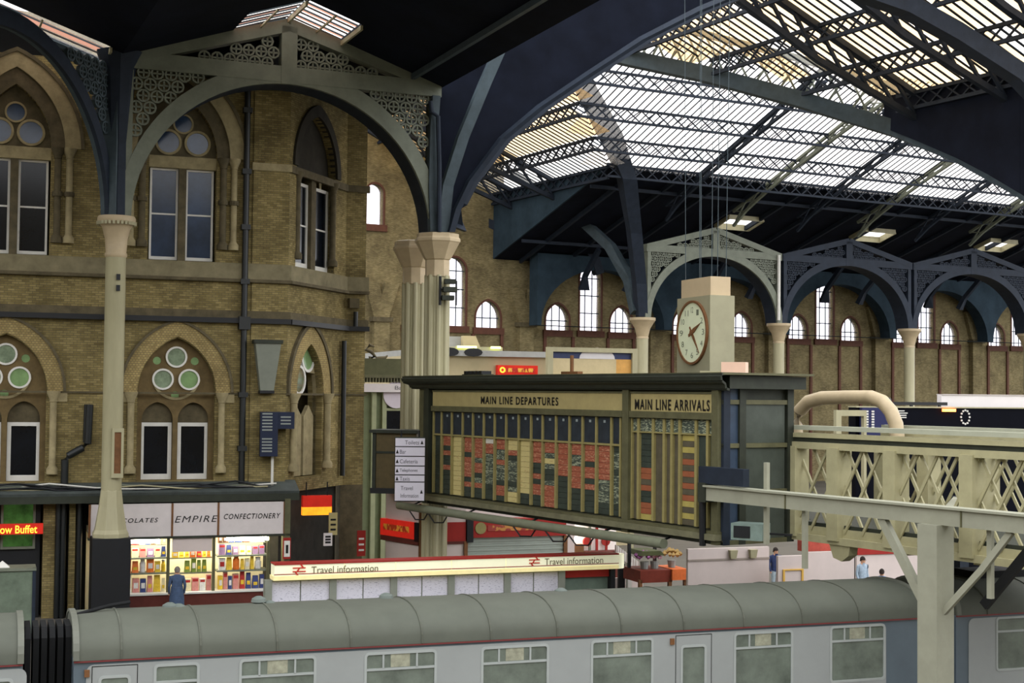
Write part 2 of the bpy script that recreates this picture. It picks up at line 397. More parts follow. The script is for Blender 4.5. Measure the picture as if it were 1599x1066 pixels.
for q, lb in zip(lpos, labels):
    t = thing('roof_lantern', lb, 'skylight', FW, group='aisle roof lanterns')
    z = aisle_z(0, q.y); fz = lambda y: aisle_z(0, y)
    mb = MB()
    for x in (q.x-hw, q.x+hw): mb.beam([(x, q.y-hd, fz(q.y-hd)-.1), (x, q.y+hd, fz(q.y+hd)-.1)], .12, .5)
    for y in (q.y-hd, q.y+hd): mb.beam([(q.x-hw, y, fz(y)-.1), (q.x+hw, y, fz(y)-.1)], .12, .5)
    mb.build('frame', IRONC, t)
    for i in range(6):
        x0 = q.x-hw+i*2*hw/6
        MB().slab((x0+.04, q.y-hd, fz(q.y-hd)+.2), (x0+2*hw/6-.04, q.y-hd, fz(q.y-hd)+.2), (x0+2*hw/6-.04, q.y+hd, fz(q.y+hd)+.2), (x0+.04, q.y+hd, fz(q.y+hd)+.2), .02).build('pane', SKYGL, t)
# ---- nave: glazed far slope, panes and bars
nz = lambda p: ZE+KN*(p-17)
cn = thing('ceiling_nave', 'glazed far slope of the train shed roof with lattice ironwork', 'roof', FW, kind='structure')
rows = [17, 20.5, 24, 27.5, 31]; PW_ = 1.12
sl = math.hypot(3.5, 3.5*KN)
pane = MB().slab((.03, 0, 0), (PW_-.03, 0, 0), (PW_-.03, -3.44, 3.44*KN), (.03, -3.44, 3.44*KN), .02).mesh('pane', SKYGL)
bars = MB()
s = -20.0; 
while s < 60:
    for i, p in enumerate(rows[:-1]):
        if s < SE-(p-17)-2.5: continue
        if i == 0 and s > 40 and False: continue
        link('pane', pane, cn, (s, -p, nz(p)))
    ps = 17 if s > SE else 17+(SE-s)
    for d in (0, .56):
        x = s+d; pp = max(17, 17+(SE-x))
        if pp < 31: bars.beam([(x, -pp, nz(pp)-.08), (x, -31, nz(31)-.08)], .08, .05)
    s += PW_
ob = bars.build('glazing_bars', IRONK, cn); ob['kind'] = 'stuff'
def lattice(mb, A, B, h, n, w=.09, up=Vector((0, 0, 1)), cross=True):
    A, B = Vector(A), Vector(B); D = up*h
    mb.beam([A, B], w*1.6, w*1.6); mb.beam([A+D, B+D], w*1.6, w*1.6)
    for i in range(n):
        a, b = A.lerp(B, i/n), A.lerp(B, (i+1)/n)
        mb.beam([a, b+D], w*.7, w*.7)
        if cross: mb.beam([a+D, b], w*.7, w*.7)
for p in (17.6, 20.5, 24, 27.5):
    mb = MB(); lattice(mb, (SE-(p-17), -p, nz(p)-1.0), (60, -p, nz(p)-1.0), .85, 60, .1); mb.build('lattice_purlin', IRONK, cn)
for i, s in enumerate((1.5, 8, 14.5, 21, 27.5, 34, 40.5)):
    mb = MB(); N = 12; pa = [Vector((s, -(13+18*j/N), 21.2+7.4*(j/N)**.8)) for j in range(N+1)]; pb = [Vector((s, -(13+18*j/N), nz(13+18*j/N)-.15)) for j in range(N+1)]
    mb.beam(pa, .2, .2); mb.beam(pb, .2, .2)
    for j in range(N): mb.beam([pa[j], pb[j+1]], .1, .1); mb.beam([pb[j], pa[j+1]], .08, .08)
    mb.build('roof_truss', IRONG if i % 2 else IRONK, cn)
# ---- transept: glazed slope falling to the eave line, open where the nave joins
ct = thing('ceiling_transept', 'glazed slope of the cross roof with warm-tinted panes', 'roof', FW, kind='structure')
tz = lambda s: ZE+KN*(SE-s)
srows = [SE, SE-3.5, SE-7, SE-10.5, SE-14]
pane2 = MB().slab((0, -.03, 0), (-3.44, -.03, 3.44*KN), (-3.44, -PW_+.03, 3.44*KN), (0, -PW_+.03, 0), .02)
pane2w = pane2.mesh('pane', SKYGL); pane2a = pane2.mesh('pane', AMBGL)
bars = MB(); p = 0.0
while p < 66:
    for i, s in enumerate(srows[:-1]):
        d = SE-s
        if 17+d+1.2 < p < 45-d-2.2: continue
        if p < 30: link('pane', pane2a if (i > 0) else pane2w, ct, (s, -p, tz(s)))
        else: link('pane', pane2a if random.random() < .75 else pane2w, ct, (s, -p, tz(s)))
    for q in (p, p+.56):
        if q < 17: a, b = SE, SE-14
        elif q < 31: a, b = SE-(q-17), SE-14
        elif q < 45: a, b = SE-(45-q), SE-14
        else: a, b = SE, SE-14
        if a-b > .3: bars.beam([(a, -q, tz(a)-.08), (b, -q, tz(b)-.08)], .13, .05)
    p += PW_
ob = bars.build('glazing_bars', IRONK, ct); ob['kind'] = 'stuff'
for s in (SE-.3, SE-3.5, SE-7, SE-10.5):
    for a, b in ((0, min(30, 17+SE-s)), (max(33, 45-(SE-s)), 66)):
        mb = MB(); lattice(mb, (s, -a, tz(s)-.95), (s, -b, tz(s)-.95), .8, int((b-a)/1.1), .12); mb.build('lattice_purlin', IRONK, ct)
for p in (3, 9.5, 47, 53, 59):
    mb = MB(); N = 8; pa = [Vector((SE-14*j/N, -p, tz(SE-14*j/N)-1.9+.9*abs(j/N-.5))) for j in range(N+1)]; pb = [Vector((SE-14*j/N, -p, tz(SE-14*j/N)-.15)) for j in range(N+1)]
    mb.beam(pa, .3, .3); mb.beam(pb, .3, .3)
    for j in range(N): mb.beam([pa[j], pb[j+1]], .16, .16)
    mb.build('roof_truss', IRONK, ct)
# ---- valley girders of the crossing
far_c = FW.W(0, -12, 13.9)
v = tag(MB().beam([at(870, 40, 96), at(905, 120, 99.5), at(950, 205, 101.5), at(978, 275, 103), at(990, 360, 106.5), at(998, 440, 109), at(1001, 492, 110)], [1.5, 1.5, 1.5, 1.2, 1, .9, .8], [1.6, 1.6, 1.5, 1.2, .9, .8, .8], side=(.9, .43, 0)).build('valley_girder', IRONK), 'dark valley girder running down to the small column left of the clock', 'girder')
pts = [at(900, 72, 83.2), at(985, 92, 82.3), at(1100, 116, 81.2), at(1250, 156, 79.7), at(1400, 202, 78), at(1500, 243, 76), at(1599, 297, 74), at(1680, 352, 72), at(1730, 420, 70.5)]
vg = thing('valley_girder', 'long grey curved girder crossing the upper right roof', 'girder', loc=(0, 0, 0))
MB().beam(pts, .9, .85).build('lower_chord', IRONB, vg)
mb = MB(); tp = [p_+Vector((0, 0, 2.3)) for p_ in pts]; mb.beam(tp[:6], .4, .35)
mb.build('upper_chord', IRONG, vg)
mb = MB()
for i in range(5):
    for j in range(4):
        a, b = pts[i].lerp(pts[i+1], j/4), pts[i].lerp(pts[i+1], (j+1)/4); u = Vector((0, 0, 2.3))
        mb.beam([a, b+u], .12, .12); mb.beam([a+u, b], .12, .12)
mb.build('lattice_web', IRONG, vg)
# boarded wall hanging from the transept eave at the right
bot = [at(1385, 200, 78.2), at(1440, 222, 76.2), at(1500, 248, 74.0), at(1550, 274, 72.2), at(1599, 303, 70.4), at(1660, 345, 68.4), at(1720, 400, 66.6), at(1790, 480, 64.8)]
mb = MB()
for a, b in zip(bot[:-1], bot[1:]):
    mb.slab(a, b, Vector((b.x, b.y, ZE+.1)), Vector((a.x, a.y, ZE+.1)), .25)
o = mb.build('ceiling_fascia', ROOF); tag(o, 'near-black boarded roof fascia at the upper right edge', 'fascia', kind='structure')
colA = at(175, 700, 48.5); colB = at(682, 500, 53.0); colC = at(646, 500, 55.6)
FA = Frame((colA.x, colA.y), math.degrees(math.atan2(colB.y-colA.y, colB.x-colA.x)))
SPAN = math.hypot(colB.x-colA.x, colB.y-colA.y)
z_cap = FA.Z(183, 340); z_crown = FA.Z(447, 134); z_eave = FA.Z(240, 101); z_peak = FA.Z(449, 36)
def near_col():
    t = thing('iron_column', 'slender round cream iron column in front of the sweet shop', 'column', loc=(colA.x, colA.y, 0), rz=20)
    zz = lambda py: at(175, py, 48.5).z
    MB().lathe([(.335, zz(800)), (.335, zz(402)), (.36, zz(400))], n=24).build('shaft', IRONC, t, True)
    MB().lathe([(.34, zz(402)), (.37, zz(400)), (.37, zz(396)), (.34, zz(394)), (.38, zz(372)), (.47, zz(356)), (.56, zz(350)), (.60, zz(349)), (.63, zz(346)), (.63, zz(341)), (.60, zz(338))], n=24).build('capital', IRONP, t, True)
    mb = MB()
    for k in range(28):
        a = 2*math.pi*k/28; mb.box(.62*math.cos(a)-.04, .62*math.cos(a)+.04, .62*math.sin(a)-.04, .62*math.sin(a)+.04, zz(352), zz(346.5))
    mb.build('beading', IRONC, t)
    MB().lathe([(.62, zz(838)), (.62, zz(832)), (.55, zz(826)), (.52, zz(818)), (.42, zz(790)), (.36, zz(766)), (.335, zz(764))], n=8, rot=R(22.5)).build('base', IRONC, t)
    MB().box(-.62, .62, -.62, .62, 0, zz(838)).build('plinth', BLACK, t)
    mb = MB(); mb.plate([(-.04, zz(745)), (.34, zz(745)), (.34, zz(668)), (-.04, zz(668))], [[(.04, zz(738)), (.26, zz(738)), (.26, zz(674)), (.04, zz(674))]], -.44, -.3); mb.build('panel_frame', IRONC, t)
    MB().box(.04, .26, -.40, -.3, zz(738), zz(674)).build('panel', WOOD, t)
    for py in (433, 450): MB().box(.0, .12, -.46, -.3, zz(py+5), zz(py-4)).build('bracket', BLACK, t)
    return t
near_col()
def oct_col(px, p, label, k, group=None):
    t = thing('iron_column', label, 'column', loc=(p.x, p.y, 0), rz=12, group=group)
    zz = lambda py: at(px, py, p.y).z
    r = .40
    MB().lathe([(r*1.3, 0), (r*1.3, 1.0), (r, 1.15), (r, zz(430+k))], n=8, rot=R(22.5)).build('shaft', IRONC, t)
    for q in range(8):
        a = q*math.pi/4; MB().tube([(r*.95*math.cos(a), r*.95*math.sin(a), 1.15), (r*.95*math.cos(a), r*.95*math.sin(a), zz(430+k))], .1, 8).build('reed', IRONC, t, True)
    MB().lathe([(.46, zz(432+k)), (.46, zz(407+k)), (.43, zz(406+k))], n=8, rot=R(22.5)).build('neck', IRONP, t)
    MB().lathe([(.44, zz(407+k)), (.50, zz(405+k)), (.82, zz(380+k)), (.86, zz(378+k)), (.86, zz(374+k)), (.80, zz(371+k)), (.80, zz(366+k)), (.70, zz(365+k))], n=8, rot=R(22.5)).build('capital', IRONP, t)
    return t, zz
tB, zB = oct_col(682, colB, 'front one of the paired octagonal cream columns behind the departures board', 0)
oct_col(646, colC, 'rear one of the paired octagonal cream columns, nearer the office building', 12)
lampt = thing('signal_lamp', 'dark bracket lamp cluster fixed to the front octagonal column', 'lamp', loc=at(700, 455, 52.4), rz=12)
mb = MB(); mb.box(-.25, .2, -.2, .2, -.32, -.15); mb.box(-.2, .3, -.2, .2, -.02, .16); mb.box(-.15, .25, -.18, .18, .28, .45); mb.build('lamp_box', OLIVED, lampt)
mb = MB(); mb.tube([(-.3, 0, -.5), (-.3, 0, .55)], .05); mb.tube([(-.3, 0, .08), (.4, 0, .08)], .03); mb.tube([(.3, 0, -.5), (.3, 0, .4)], .03); mb.build('bracket', BLACK, lampt)
def make_arch(name, label, loc, rz, span, gable=True, mat=IRONG, matd=IRONK, sc=1.0, group=None, deep=.9, tie=.57):
    t = thing(name, label, 'arch', loc=loc, rz=rz, group=group)
    cx = span/2; a = span/2-.42; zi = z_cap-.1; h = z_crown-zi; bw = .62
    MB().plate(arch_band(cx, a, a+bw*.75, zi, h, h+bw, 20), (), -.35, -.2).build('front_rib', mat, t)
    MB().plate(arch_band(cx, a, a+bw*.55, zi, h, h+bw*.8, 20), (), -.2, deep).build('soffit', matd, t)
    zb0, zb1 = z_crown+.05, z_crown+.62
    MB().box(.05, span-.05, -.36, .1 if tie > .3 else -.25, zb0, zb0+tie).build('tie_beam', mat, t)
    for x in (.28, span-.28): MB().box(x-.14, x+.14, -.33, .2, zi, zb0).build('corner_post', mat, t)
    def ornament(inside, x0, x1, z0, z1, r):
        mb = MB(); j = 0; z = z0
        while z < z1:
            x = x0+(r if j % 2 else 0)
            while x < x1:
                if inside(x, z, r*.55):
                    mb.ring(x, z, r*.72, r*1.0, -.28, -.14, 10); mb.box(x-.03, x+.03, -.26, -.16, z-r*.75, z+r*.75); mb.box(x-r*.75, x+r*.75, -.26, -.16, z-.03, z+.03)
                x += 2*r
            z += r*1.73; j += 1
        return mb
    def in_sp(x, z, m):
        if not (.35+m < x < span-.35-m and zi < z < zb0+m*.2): return False
        e = ((x-cx)/(a+bw*.75))**2+((z-zi)/(h+bw))**2
        return e > 1.0+m*.07
    for a_, b_ in ((.3, cx), (cx, span-.3)):
        o = ornament(in_sp, a_, b_, zi+.3, zb0, .23).build('spandrel_tracery', mat, t); o['kind'] = 'stuff'
    if gable:
        mb = MB(); mb.beam([(.1, -.12, z_eave+.1), (cx, -.12, z_peak-.15)], .5, .45); mb.beam([(cx, -.12, z_peak-.15), (span-.1, -.12, z_eave+.1)], .5, .45); mb.build('gable_rafter', mat, t)
        MB().box(cx-.28, cx+.28, -.37, .1, z_crown, z_peak-.2).build('king_post', mat, t)
        ing = lambda x, z, m: abs(x-cx) > .3+m and zb1 < z+m and z+m*1.1 < z_peak-.35-(z_peak-z_eave)*abs(x-cx)/cx
        for a_, b_ in ((.6, cx), (cx, span-.6)):
            o = ornament(ing, a_, b_, zb1+.08, z_peak, .22).build('gable_tracery', mat, t); o['kind'] = 'stuff'
    return t
archN = make_arch('spandrel_arch', 'large grey-green ornate iron arch with pierced gable at left', (colA.x, colA.y, 0), math.degrees(FA.rz), SPAN)
make_arch('spandrel_arch', 'dark ornate iron arch cut by the left edge of the picture', (colA.x, colA.y, 0), -106.8, SPAN, False, IRONB, IRONK, deep=-.05, tie=.12)
# dark foot of the arches over the round column
o = tag(MB().lathe([(.42, z_cap-.02), (.40, z_cap+2.5), (.55, z_cap+5.0), (.8, z_crown+.6)], colA.x, colA.y, 10).build('arch_springer', IRONK), 'near-black iron springer standing on the round cream column', 'springer')
# ---- great arch of the crossing, spandrel and ribs
lower = [(712, 352), (722, 318), (740, 283), (790, 218), (850, 168), (930, 114), (1010, 62), (1100, 16), (1200, -25), (1295, -40)]
lp = [FA.L(*q) for q in lower]
ga = thing('crossing_arch', 'huge dark blue boarded arch spandrel springing from the paired columns', 'arch', FA)
xl = SPAN-.2
MB().plate([(xl, z_cap)]+lp+[(lp[-1][0], 30), (xl, 30)], (), .1, .9).build('spandrel_plate', ROOF, ga)
MB().beam([(x, .4, z) for x, z in lp], 1.1, .3).build('rim', IRONK, ga)
rp_ = [FA.L(*q) for q in ((1295, -40), (1423, 5), (1500, 48), (1599, 112), (1700, 220), (1790, 420))]
MB().beam([(x, .4, z) for x, z in rp_], .8, .8).build('far_limb', IRONK, ga)
def fan(pxs, D, w_, h_, name, mat, label):
    o = MB().beam([at(x, y, D) for x, y in pxs], w_, h_, side=(.93, .38, 0)).build(name, mat, None)
    return o
for pxs, D, w_, mat_ in (([(690, 362), (698, 290), (722, 215), (757, 130), (790, 55), (803, -20)], 52.6, .42, IRONB), ([(676, 362), (674, 290), (676, 200), (680, 150)], 52.6, .3, IRONB), ([(704, 362), (714, 326), (735, 282), (785, 216), (845, 166), (925, 112), (1005, 60), (1095, 14), (1195, -27)], 52.5, .22, IRONK)):
    b = MB().beam([FA.loc(at(x, y, D)) for x, y in pxs], w_, .3, side=(1, 0, 0)).build('rib', mat_, ga)
MB().tube([FA.loc(at(x, y, 52.3)) for x, y in ((672, 158), (674, 175), (684, 182), (686, 260), (686, 362))], .09).build('rainwater_pipe', IRONK, ga)
# ---- near boarded roof: cross gables over the bays
zr = z_peak+.12; pit = (z_peak-z_eave)/(SPAN/2)
gz = lambda x, y: zr-pit*abs(((x+0.0) % SPAN)-SPAN/2)
nR = FA.M.to_3x3() @ Vector((pit, 0, 1)).normalized()
def on_slope(px, py, x0):      # right-hand slope whose ridge is at x0
    return FA.loc(hit(px, py, FA.W(x0, 0, zr), nR))
cr = thing('ceiling_near', 'near-black boarded gabled roof over the left bays', 'ceiling', FA, kind='structure')
xr = SPAN/2; q1 = on_slope(568, 40, xr); q2 = on_slope(525, 67, xr); q3 = on_slope(470, 0, xr)
xa, xb = q3.x-2.6, (q1.x+q2.x)/2; ya, yb = q1.y, q2.y
xs = sorted([xr, max(xr+.05, xa), xb, SPAN]); ys = sorted([-16, ya, yb, 12])
mb = MB(); grid_ceiling(mb, xs, ys, gz, {(1, 1)})
grid_ceiling(mb, [0, xr-2.0, xr], ys, gz, {(1, 1)})
xl_ = -SPAN/2
p1 = on_slope(15, 20, xl_); p2 = on_slope(155, 103, xl_); p3 = on_slope(78, 66, xl_)
y0_, y1_ = -.9, 1.6
xs2 = [xl_, min(p1.x, -4.8), min(-.4, p2.x), 0]; ys2 = sorted([-16, y0_, y1_, 12])
grid_ceiling(mb, xs2, ys2, gz, {(1, 1)})
grid_ceiling(mb, [-SPAN, xl_], [-16, 12], gz)
mb.build('boarding', ROOF, cr)
for y in (3,):
    for a, b in ((xr+.1, SPAN), (.1, xr)):
        MB().beam([(a, y, gz(a, y)-.16), (b, y, gz(b, y)-.16)], .22, .3).build('rafter', IRONK, cr)
for x in (xr+4.6,): MB().beam([(x, -15.5, gz(x, 0)-.12), (x, 6, gz(x, 0)-.12)], .16, .2).build('purlin', IRONB, cr)
def sky_strip(name, label, xa, xb, ya, yb, n, mat_):
    t = thing(name, label, 'skylight', FA)
    w_ = (yb-ya)/n
    for i in range(n):
        a, b = ya+i*w_+.05, ya+(i+1)*w_-.05
        MB().slab((xa, a, gz(xa, 0)+.1), (xb, a, gz(xb, 0)+.1), (xb, b, gz(xb, 0)+.1), (xa, b, gz(xa, 0)+.1), .02).build('pane', mat_ if i % 2 else SKYGL, t)
    mb = MB()
    for i in range(n+1):
        y = ya+i*w_; mb.beam([(xa, y, gz(xa, 0)+.06), (xb, y, gz(xb, 0)+.06)], .05, .05)
    mb.build('glazing_bar', IRONB, t)
    mb = MB(); mb.beam([(xb, ya, gz(xb, 0)-.1), (xb, yb, gz(xb, 0)-.1)], .08, .16); mb.beam([((xa+xb)/2, ya, gz((xa+xb)/2, 0)-.1), ((xa+xb)/2, yb, gz((xa+xb)/2, 0)-.1)], .06, .06); mb.build('frame', IRONC, t)
PINKGL = glass_mat('rose_roof_glass', (222,190,176), .6)
sky_strip('glazed_skylight', 'pink and white striped skylight above the ornate gable', xs[1], xs[2], ys[1], ys[2], 7, PINKGL)
sky_strip('glazed_skylight', 'small white skylight on the left slope behind the gable peak', xr-2.0, xr-.05, ys[1], ys[2], 7, PINKGL)
sky_strip('glazed_skylight', 'narrow striped skylight at the top left corner', xs2[1], xs2[2], ys2[1], ys2[2], 3, PINKGL)

# ================================================================== FAR COLUMNS AND ARCHES
fc = [at(1003, 560, 110), at(1216, 560, 116.7), at(1420, 560, 123.6), at(1606, 560, 130.5)]
flabel = ['small cream column left of the hanging clock', 'small cream column just right of the hanging clock', 'small cream column above the black hoarding', 'small cream column at the right edge of the picture']
zc_far = at(1003, 496, 110).z
base = None
for i, (p, lb) in enumerate(zip(fc, flabel)):
    t = thing('iron_column', lb, 'column', loc=(p.x, p.y, 0), group='far row of small columns')
    zt = zc_far
    MB().lathe([(.6, 0), (.6, .8), (.45, 1), (.45, zt-1.6)], n=16).build('shaft', IRONC, t, True)
    MB().lathe([(.47, zt-1.6), (.47, zt-1.5), (.44, zt-1.45), (.6, zt-.8), (.95, zt-.25), (1.0, zt-.2), (1.0, zt), (.9, zt)], n=16).build('capital', IRONP, t, True)
alabel = ['grey ornate iron arch behind the hanging clock', 'shadowed ornate iron arch in the middle of the right aisle', 'shadowed ornate iron arch at the right end of the aisle']
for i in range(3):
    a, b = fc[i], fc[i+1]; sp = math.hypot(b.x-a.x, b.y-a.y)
    t = make_arch('spandrel_arch', alabel[i], (a.x, a.y, 0), math.degrees(math.atan2(b.y-a.y, b.x-a.x)), SPAN, True, IRONG if i == 0 else IRONK, IRONK, group='far aisle arches')  # later arches take the darker iron, aisle shade put into the colour
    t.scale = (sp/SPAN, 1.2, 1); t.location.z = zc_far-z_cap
# curved ribs under the aisle roof left of the first small column
for i, (pxs, Ds, mt) in enumerate((([(994, 488), (983, 437), (953, 385), (914, 349), (876, 324), (846, 300), (800, 272)], (110, 117), IRONB), ([(935, 428), (927, 402), (905, 375), (880, 355), (853, 341), (800, 318)], (120, 119), IRONK), ([(872, 437), (866, 415), (850, 398), (825, 380), (798, 364), (760, 348)], (119, 117.5), IRONK))):
    n = len(pxs)-1
    o = MB().beam([at(x, y, Ds[0]+(Ds[1]-Ds[0])*j/n) for j, (x, y) in enumerate(pxs)], .8, .7).build('vault_rib', mt)
    tag(o, ['long curved iron rib rising left from the small column beside the clock', 'short curved rib over the tall window left of the clock', 'curved rib over the pointed window right of the paired columns'][i], 'rib', 'curved aisle ribs')
# ================================================================== OFFICE BUILDING (facade, canted face, end pier)
f0 = at(272, 900, 51.0)
FB = Frame((f0.x, f0.y), 20.0)
xR = FB.X(446); cW = FB.W(xR, 0)
FC = Frame((cW.x, cW.y), 72.7)
LC = FC.X(537); eW = FC.W(LC, 0)
FP = Frame((eW.x, eW.y), 24.0)
bld = thing('office_building', 'yellow brick Victorian office building with paired traceried windows', 'building', loc=FB.o, rz=20)
def conv(F):                       # local coordinates of another frame -> the building's own space
    T = FB.I @ F.M
    return T
class XMB(MB):                     # mesh builder that works in frame F but stores building-local coordinates
    def __init__(s, F): super().__init__(); s.T = conv(F)
    def mesh(s, name, mat, smooth=False):
        s.v = [tuple(s.T @ Vector(v)) for v in s.v]; return super().mesh(name, mat, smooth)
zTop = 19.3
zb = lambda py, px=272: FB.Z(px, py)
# measured heights on the facade
z_up_sp, z_up_sill = zb(243), zb(407)
z_lo_sp, z_lo_sill = zb(612), zb(750)
def px_w(n): return abs(FB.X(272+n)-FB.X(272))
cU = [FB.X(15), FB.X(280)]; cLo = [FB.X(8), FB.X(276)]
aU, hU = px_w(53), zb(150)-z_up_sp
aL, hL = px_w(60), zb(527)-z_lo_sp
cU = [cU[0]-(cU[1]-cU[0])]+cU; cLo = [cLo[0]-(cLo[1]-cLo[0])]+cLo
holes = [parch(c, aU, z_up_sp, hU, 12, z_up_sill) for c in cU]+[parch(c, aL, z_lo_sp, hL, 12, z_lo_sill) for c in cLo]
x0w = cU[0]-4
MB().plate([(x0w, zb(772)), (xR, zb(772)), (xR, zTop), (x0w, zTop)], holes, 0, .6).build('front_wall', BRICK, bld)
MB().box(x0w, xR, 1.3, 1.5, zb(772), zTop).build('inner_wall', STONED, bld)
def circle(cx, cz, r, n=20): return [(cx+r*math.cos(2*math.pi*i/n), cz+r*math.sin(2*math.pi*i/n)) for i in range(n)]
def sash(parent, F, x0, x1, z0, z1, y, bar=True, glass=DGLASS, w=.075, name='sash_window', boxframe=True):
    f = XMB(F).plate([(x0, z0), (x1, z0), (x1, z1), (x0, z1)], [[(x0+w, z0+w*1.5), (x1-w, z0+w*1.5), (x1-w, z1-w), (x0+w, z1-w)]], y, y+.1).build(name, WHITE, parent)
    if bar:
        zm = z0+(z1-z0)*bar; XMB(F).box(x0+w, x1-w, y+.01, y+.08, zm-.03, zm+.03).build('meeting_rail', WHITE, f)
    XMB(F).box(x0+w*.8, x1-w*.8, y+.05, y+.07, z0+w, z1-w*.8).build('pane', glass, f)
    return f
def rings(parent, F, c, r, y, gl, mat=WHITE):
    f = XMB(F).ring(c[0], c[1], r*.82, r, y, y+.12, 24).build('roundel', mat, parent)
    XMB(F).disc(c[0], c[1], r*.84, y+.05, y+.08, 24).build('pane', gl, f)
def shaft(parent, F, x, y, r, z0, z1, mat=STONE, band=None):
    mb = XMB(F)
    prof = [(r*1.7, z0), (r*1.7, z0+.18), (r*1.2, z0+.26), (r, z0+.3), (r, z1-.38), (r*1.2, z1-.36), (r*1.1, z1-.3), (r*2.0, z1-.06), (r*2.0, z1)]
    if band: prof[5:5] = [] 
    mb.lathe(prof, x, y, 12)
    o = mb.build('colonnette', mat, parent, True)
    if band: XMB(F).lathe([(r*1.5, band-.08), (r*1.6, band), (r*1.5, band+.08)], x, y, 12).build('shaft_ring', STONED, o)
for i, c in enumerate(cU):
    # moulded orders around the arch
    MB().plate(arch_band(c, px_w(73), px_w(96), z_up_sp, hU+px_w(26), hU+px_w(50), 14), (), -.10, .05).build('arch_moulding', STONE, bld)
    MB().plate(arch_band(c, aU, px_w(73), z_up_sp, hU, hU+px_w(26), 14), (), -.02, .3).build('arch_moulding', STONED, bld)
    MB().plate(arch_band(c, px_w(96), px_w(101), z_up_sp, hU+px_w(50), hU+px_w(56), 14), (), -.16, 0).build('hood_mould', STONED, bld)
    # tracery plate
    zt = zb(246); rr = px_w(21); cc = [(c-px_w(23), z_up_sp+rr*1.1), (c+px_w(23), z_up_sp+rr*1.1), (c, z_up_sp+rr*2.55)]
    rad = [rr, rr, rr*.78]
    MB().plate(parch(c, aU, z_up_sp-.02, hU, 12), [circle(q[0], q[1], r*.98) for q, r in zip(cc, rad)], .25, .4).build('tracery', STONED, bld)
    for q, r in zip(cc, rad): rings(bld, FB, q, r, .2, BGLASS, STONE)
    MB().box(c-aU, c+aU, .1, .5, z_up_sp-px_w(19), z_up_sp).build('transom', STONE, bld)
    MB().box(c-px_w(6), c+px_w(6), .12, .4, z_up_sill, z_up_sp-px_w(19)).build('mullion', STONED, bld)
    for s in (-1, 1):
        a, b = c+s*px_w(6), c+s*px_w(50)
        sash(bld, FB, min(a, b), max(a, b), z_up_sill+.05, z_up_sp-px_w(19), .3, .5, BGLASS if (i+s) % 2 else DGLASS)
        for d in (63, 80): shaft(bld, FB, c+s*px_w(d), -.06, .115, z_up_sill+.45, z_up_sp, STONE if d == 80 else STONED, zb(313))
for i, c in enumerate(cLo):
    MB().plate(arch_band(c, px_w(61), px_w(84), z_lo_sp, hL+px_w(2), hL+px_w(26), 14), (), -.07, .1).build('arch_moulding', BUFF, bld)
    MB().plate(arch_band(c, px_w(84), px_w(88), z_lo_sp, hL+px_w(26), hL+px_w(30), 14), (), -.13, 0).build('hood_mould', STONED, bld)
    R_ = px_w(17); cc = [(c, zb(557)), (c-px_w(20.5), zb(592)), (c+px_w(20.5), zb(592))]
    dots = [(c-px_w(30), zb(563)), (c+px_w(29), zb(563)), (c-px_w(1), zb(617))]
    lights = [parch(c+s*px_w(28), px_w(24), zb(655), px_w(24)*1.15, 8, z_lo_sill+.02) for s in (-1, 1)]
    MB().plate(parch(c, aL, z_lo_sp-.01, hL, 12, z_lo_sill), [circle(q[0], q[1], R_*.96) for q in cc]+[circle(q[0], q[1], px_w(6.5), 12) for q in dots]+lights, .28, .45).build('tracery', M('brown_tracery_stone', (104,88,58), .9, .3, 2, .3), bld)
    mb = MB()
    e = [(c+px_w(38)*math.cos(R(a)), zb(581)+px_w(42)*math.sin(R(a))) for a in range(200, 345, 8)]
    mb.beam([(x, .27, z) for x, z in e], .07, .09); mb.build('moulding', STONE, bld)
    for q in cc: rings(bld, FB, q, R_, .22, GGLASS if q[0] > c else M('pale_green_glass', (120,136,112), .15, .4, 3, spec=.6))
    for q in dots: MB().disc(q[0], q[1], px_w(6.4), .3, .34, 12).build('small_light', GGLASS, bld)
    for s in (-1, 1):
        a, b = c+s*px_w(4.5), c+s*px_w(53)
        XMB(FB).box(min(a, b), max(a, b), .5, .56, zb(661), zb(625)).build('tympanum', STONED, bld)
        sash(bld, FB, min(a, b), max(a, b), z_lo_sill+.02, zb(660), .44, False, DGLASS, .13)
        shaft(bld, FB, c+s*px_w(70), -.1, .115, zb(738), z_lo_sp, STONE)
        MB().box(min(c+s*px_w(74), c+s*px_w(90)), max(c+s*px_w(74), c+s*px_w(90)), -.05, 0, zb(628), zb(613)).build('impost_block', STONE, bld)
# string courses, gutter, impost line
def band(F, x0, x1, z0, z1, pr, mat, name): XMB(F).box(x0, x1, -pr, .02, z0, z1).build(name, mat, bld)
for F, x0, x1, in ((FB, x0w, xR+.12), (FC, -.05, LC), (FP, -.1, .95)):
    band(F, x0, x1, zb(432), zb(407), .12, M('grey_sill_stone', (122,114,88), .9, .25, 2, .2), 'sill_course'); band(F, x0, x1, zb(437), zb(432), .22, STONED, 'drip_moulding')
    band(F, x0, x1, zb(494), zb(482), .10, STONED, 'string_course'); band(F, x0, x1, zb(502), zb(494), .25, BLACK, 'gutter')
    band(F, x0, x1, zb(615), zb(612), .06, STONED, 'impost_line')
band(FB, FB.X(388), xR+.1, zb(258), zb(246), .1, STONE, 'string_course')
band(FC, 0, LC, zb(258), zb(246), .1, STONED, 'string_course'); band(FP, -.1, .95, zb(258), zb(246), .1, STONED, 'string_course')
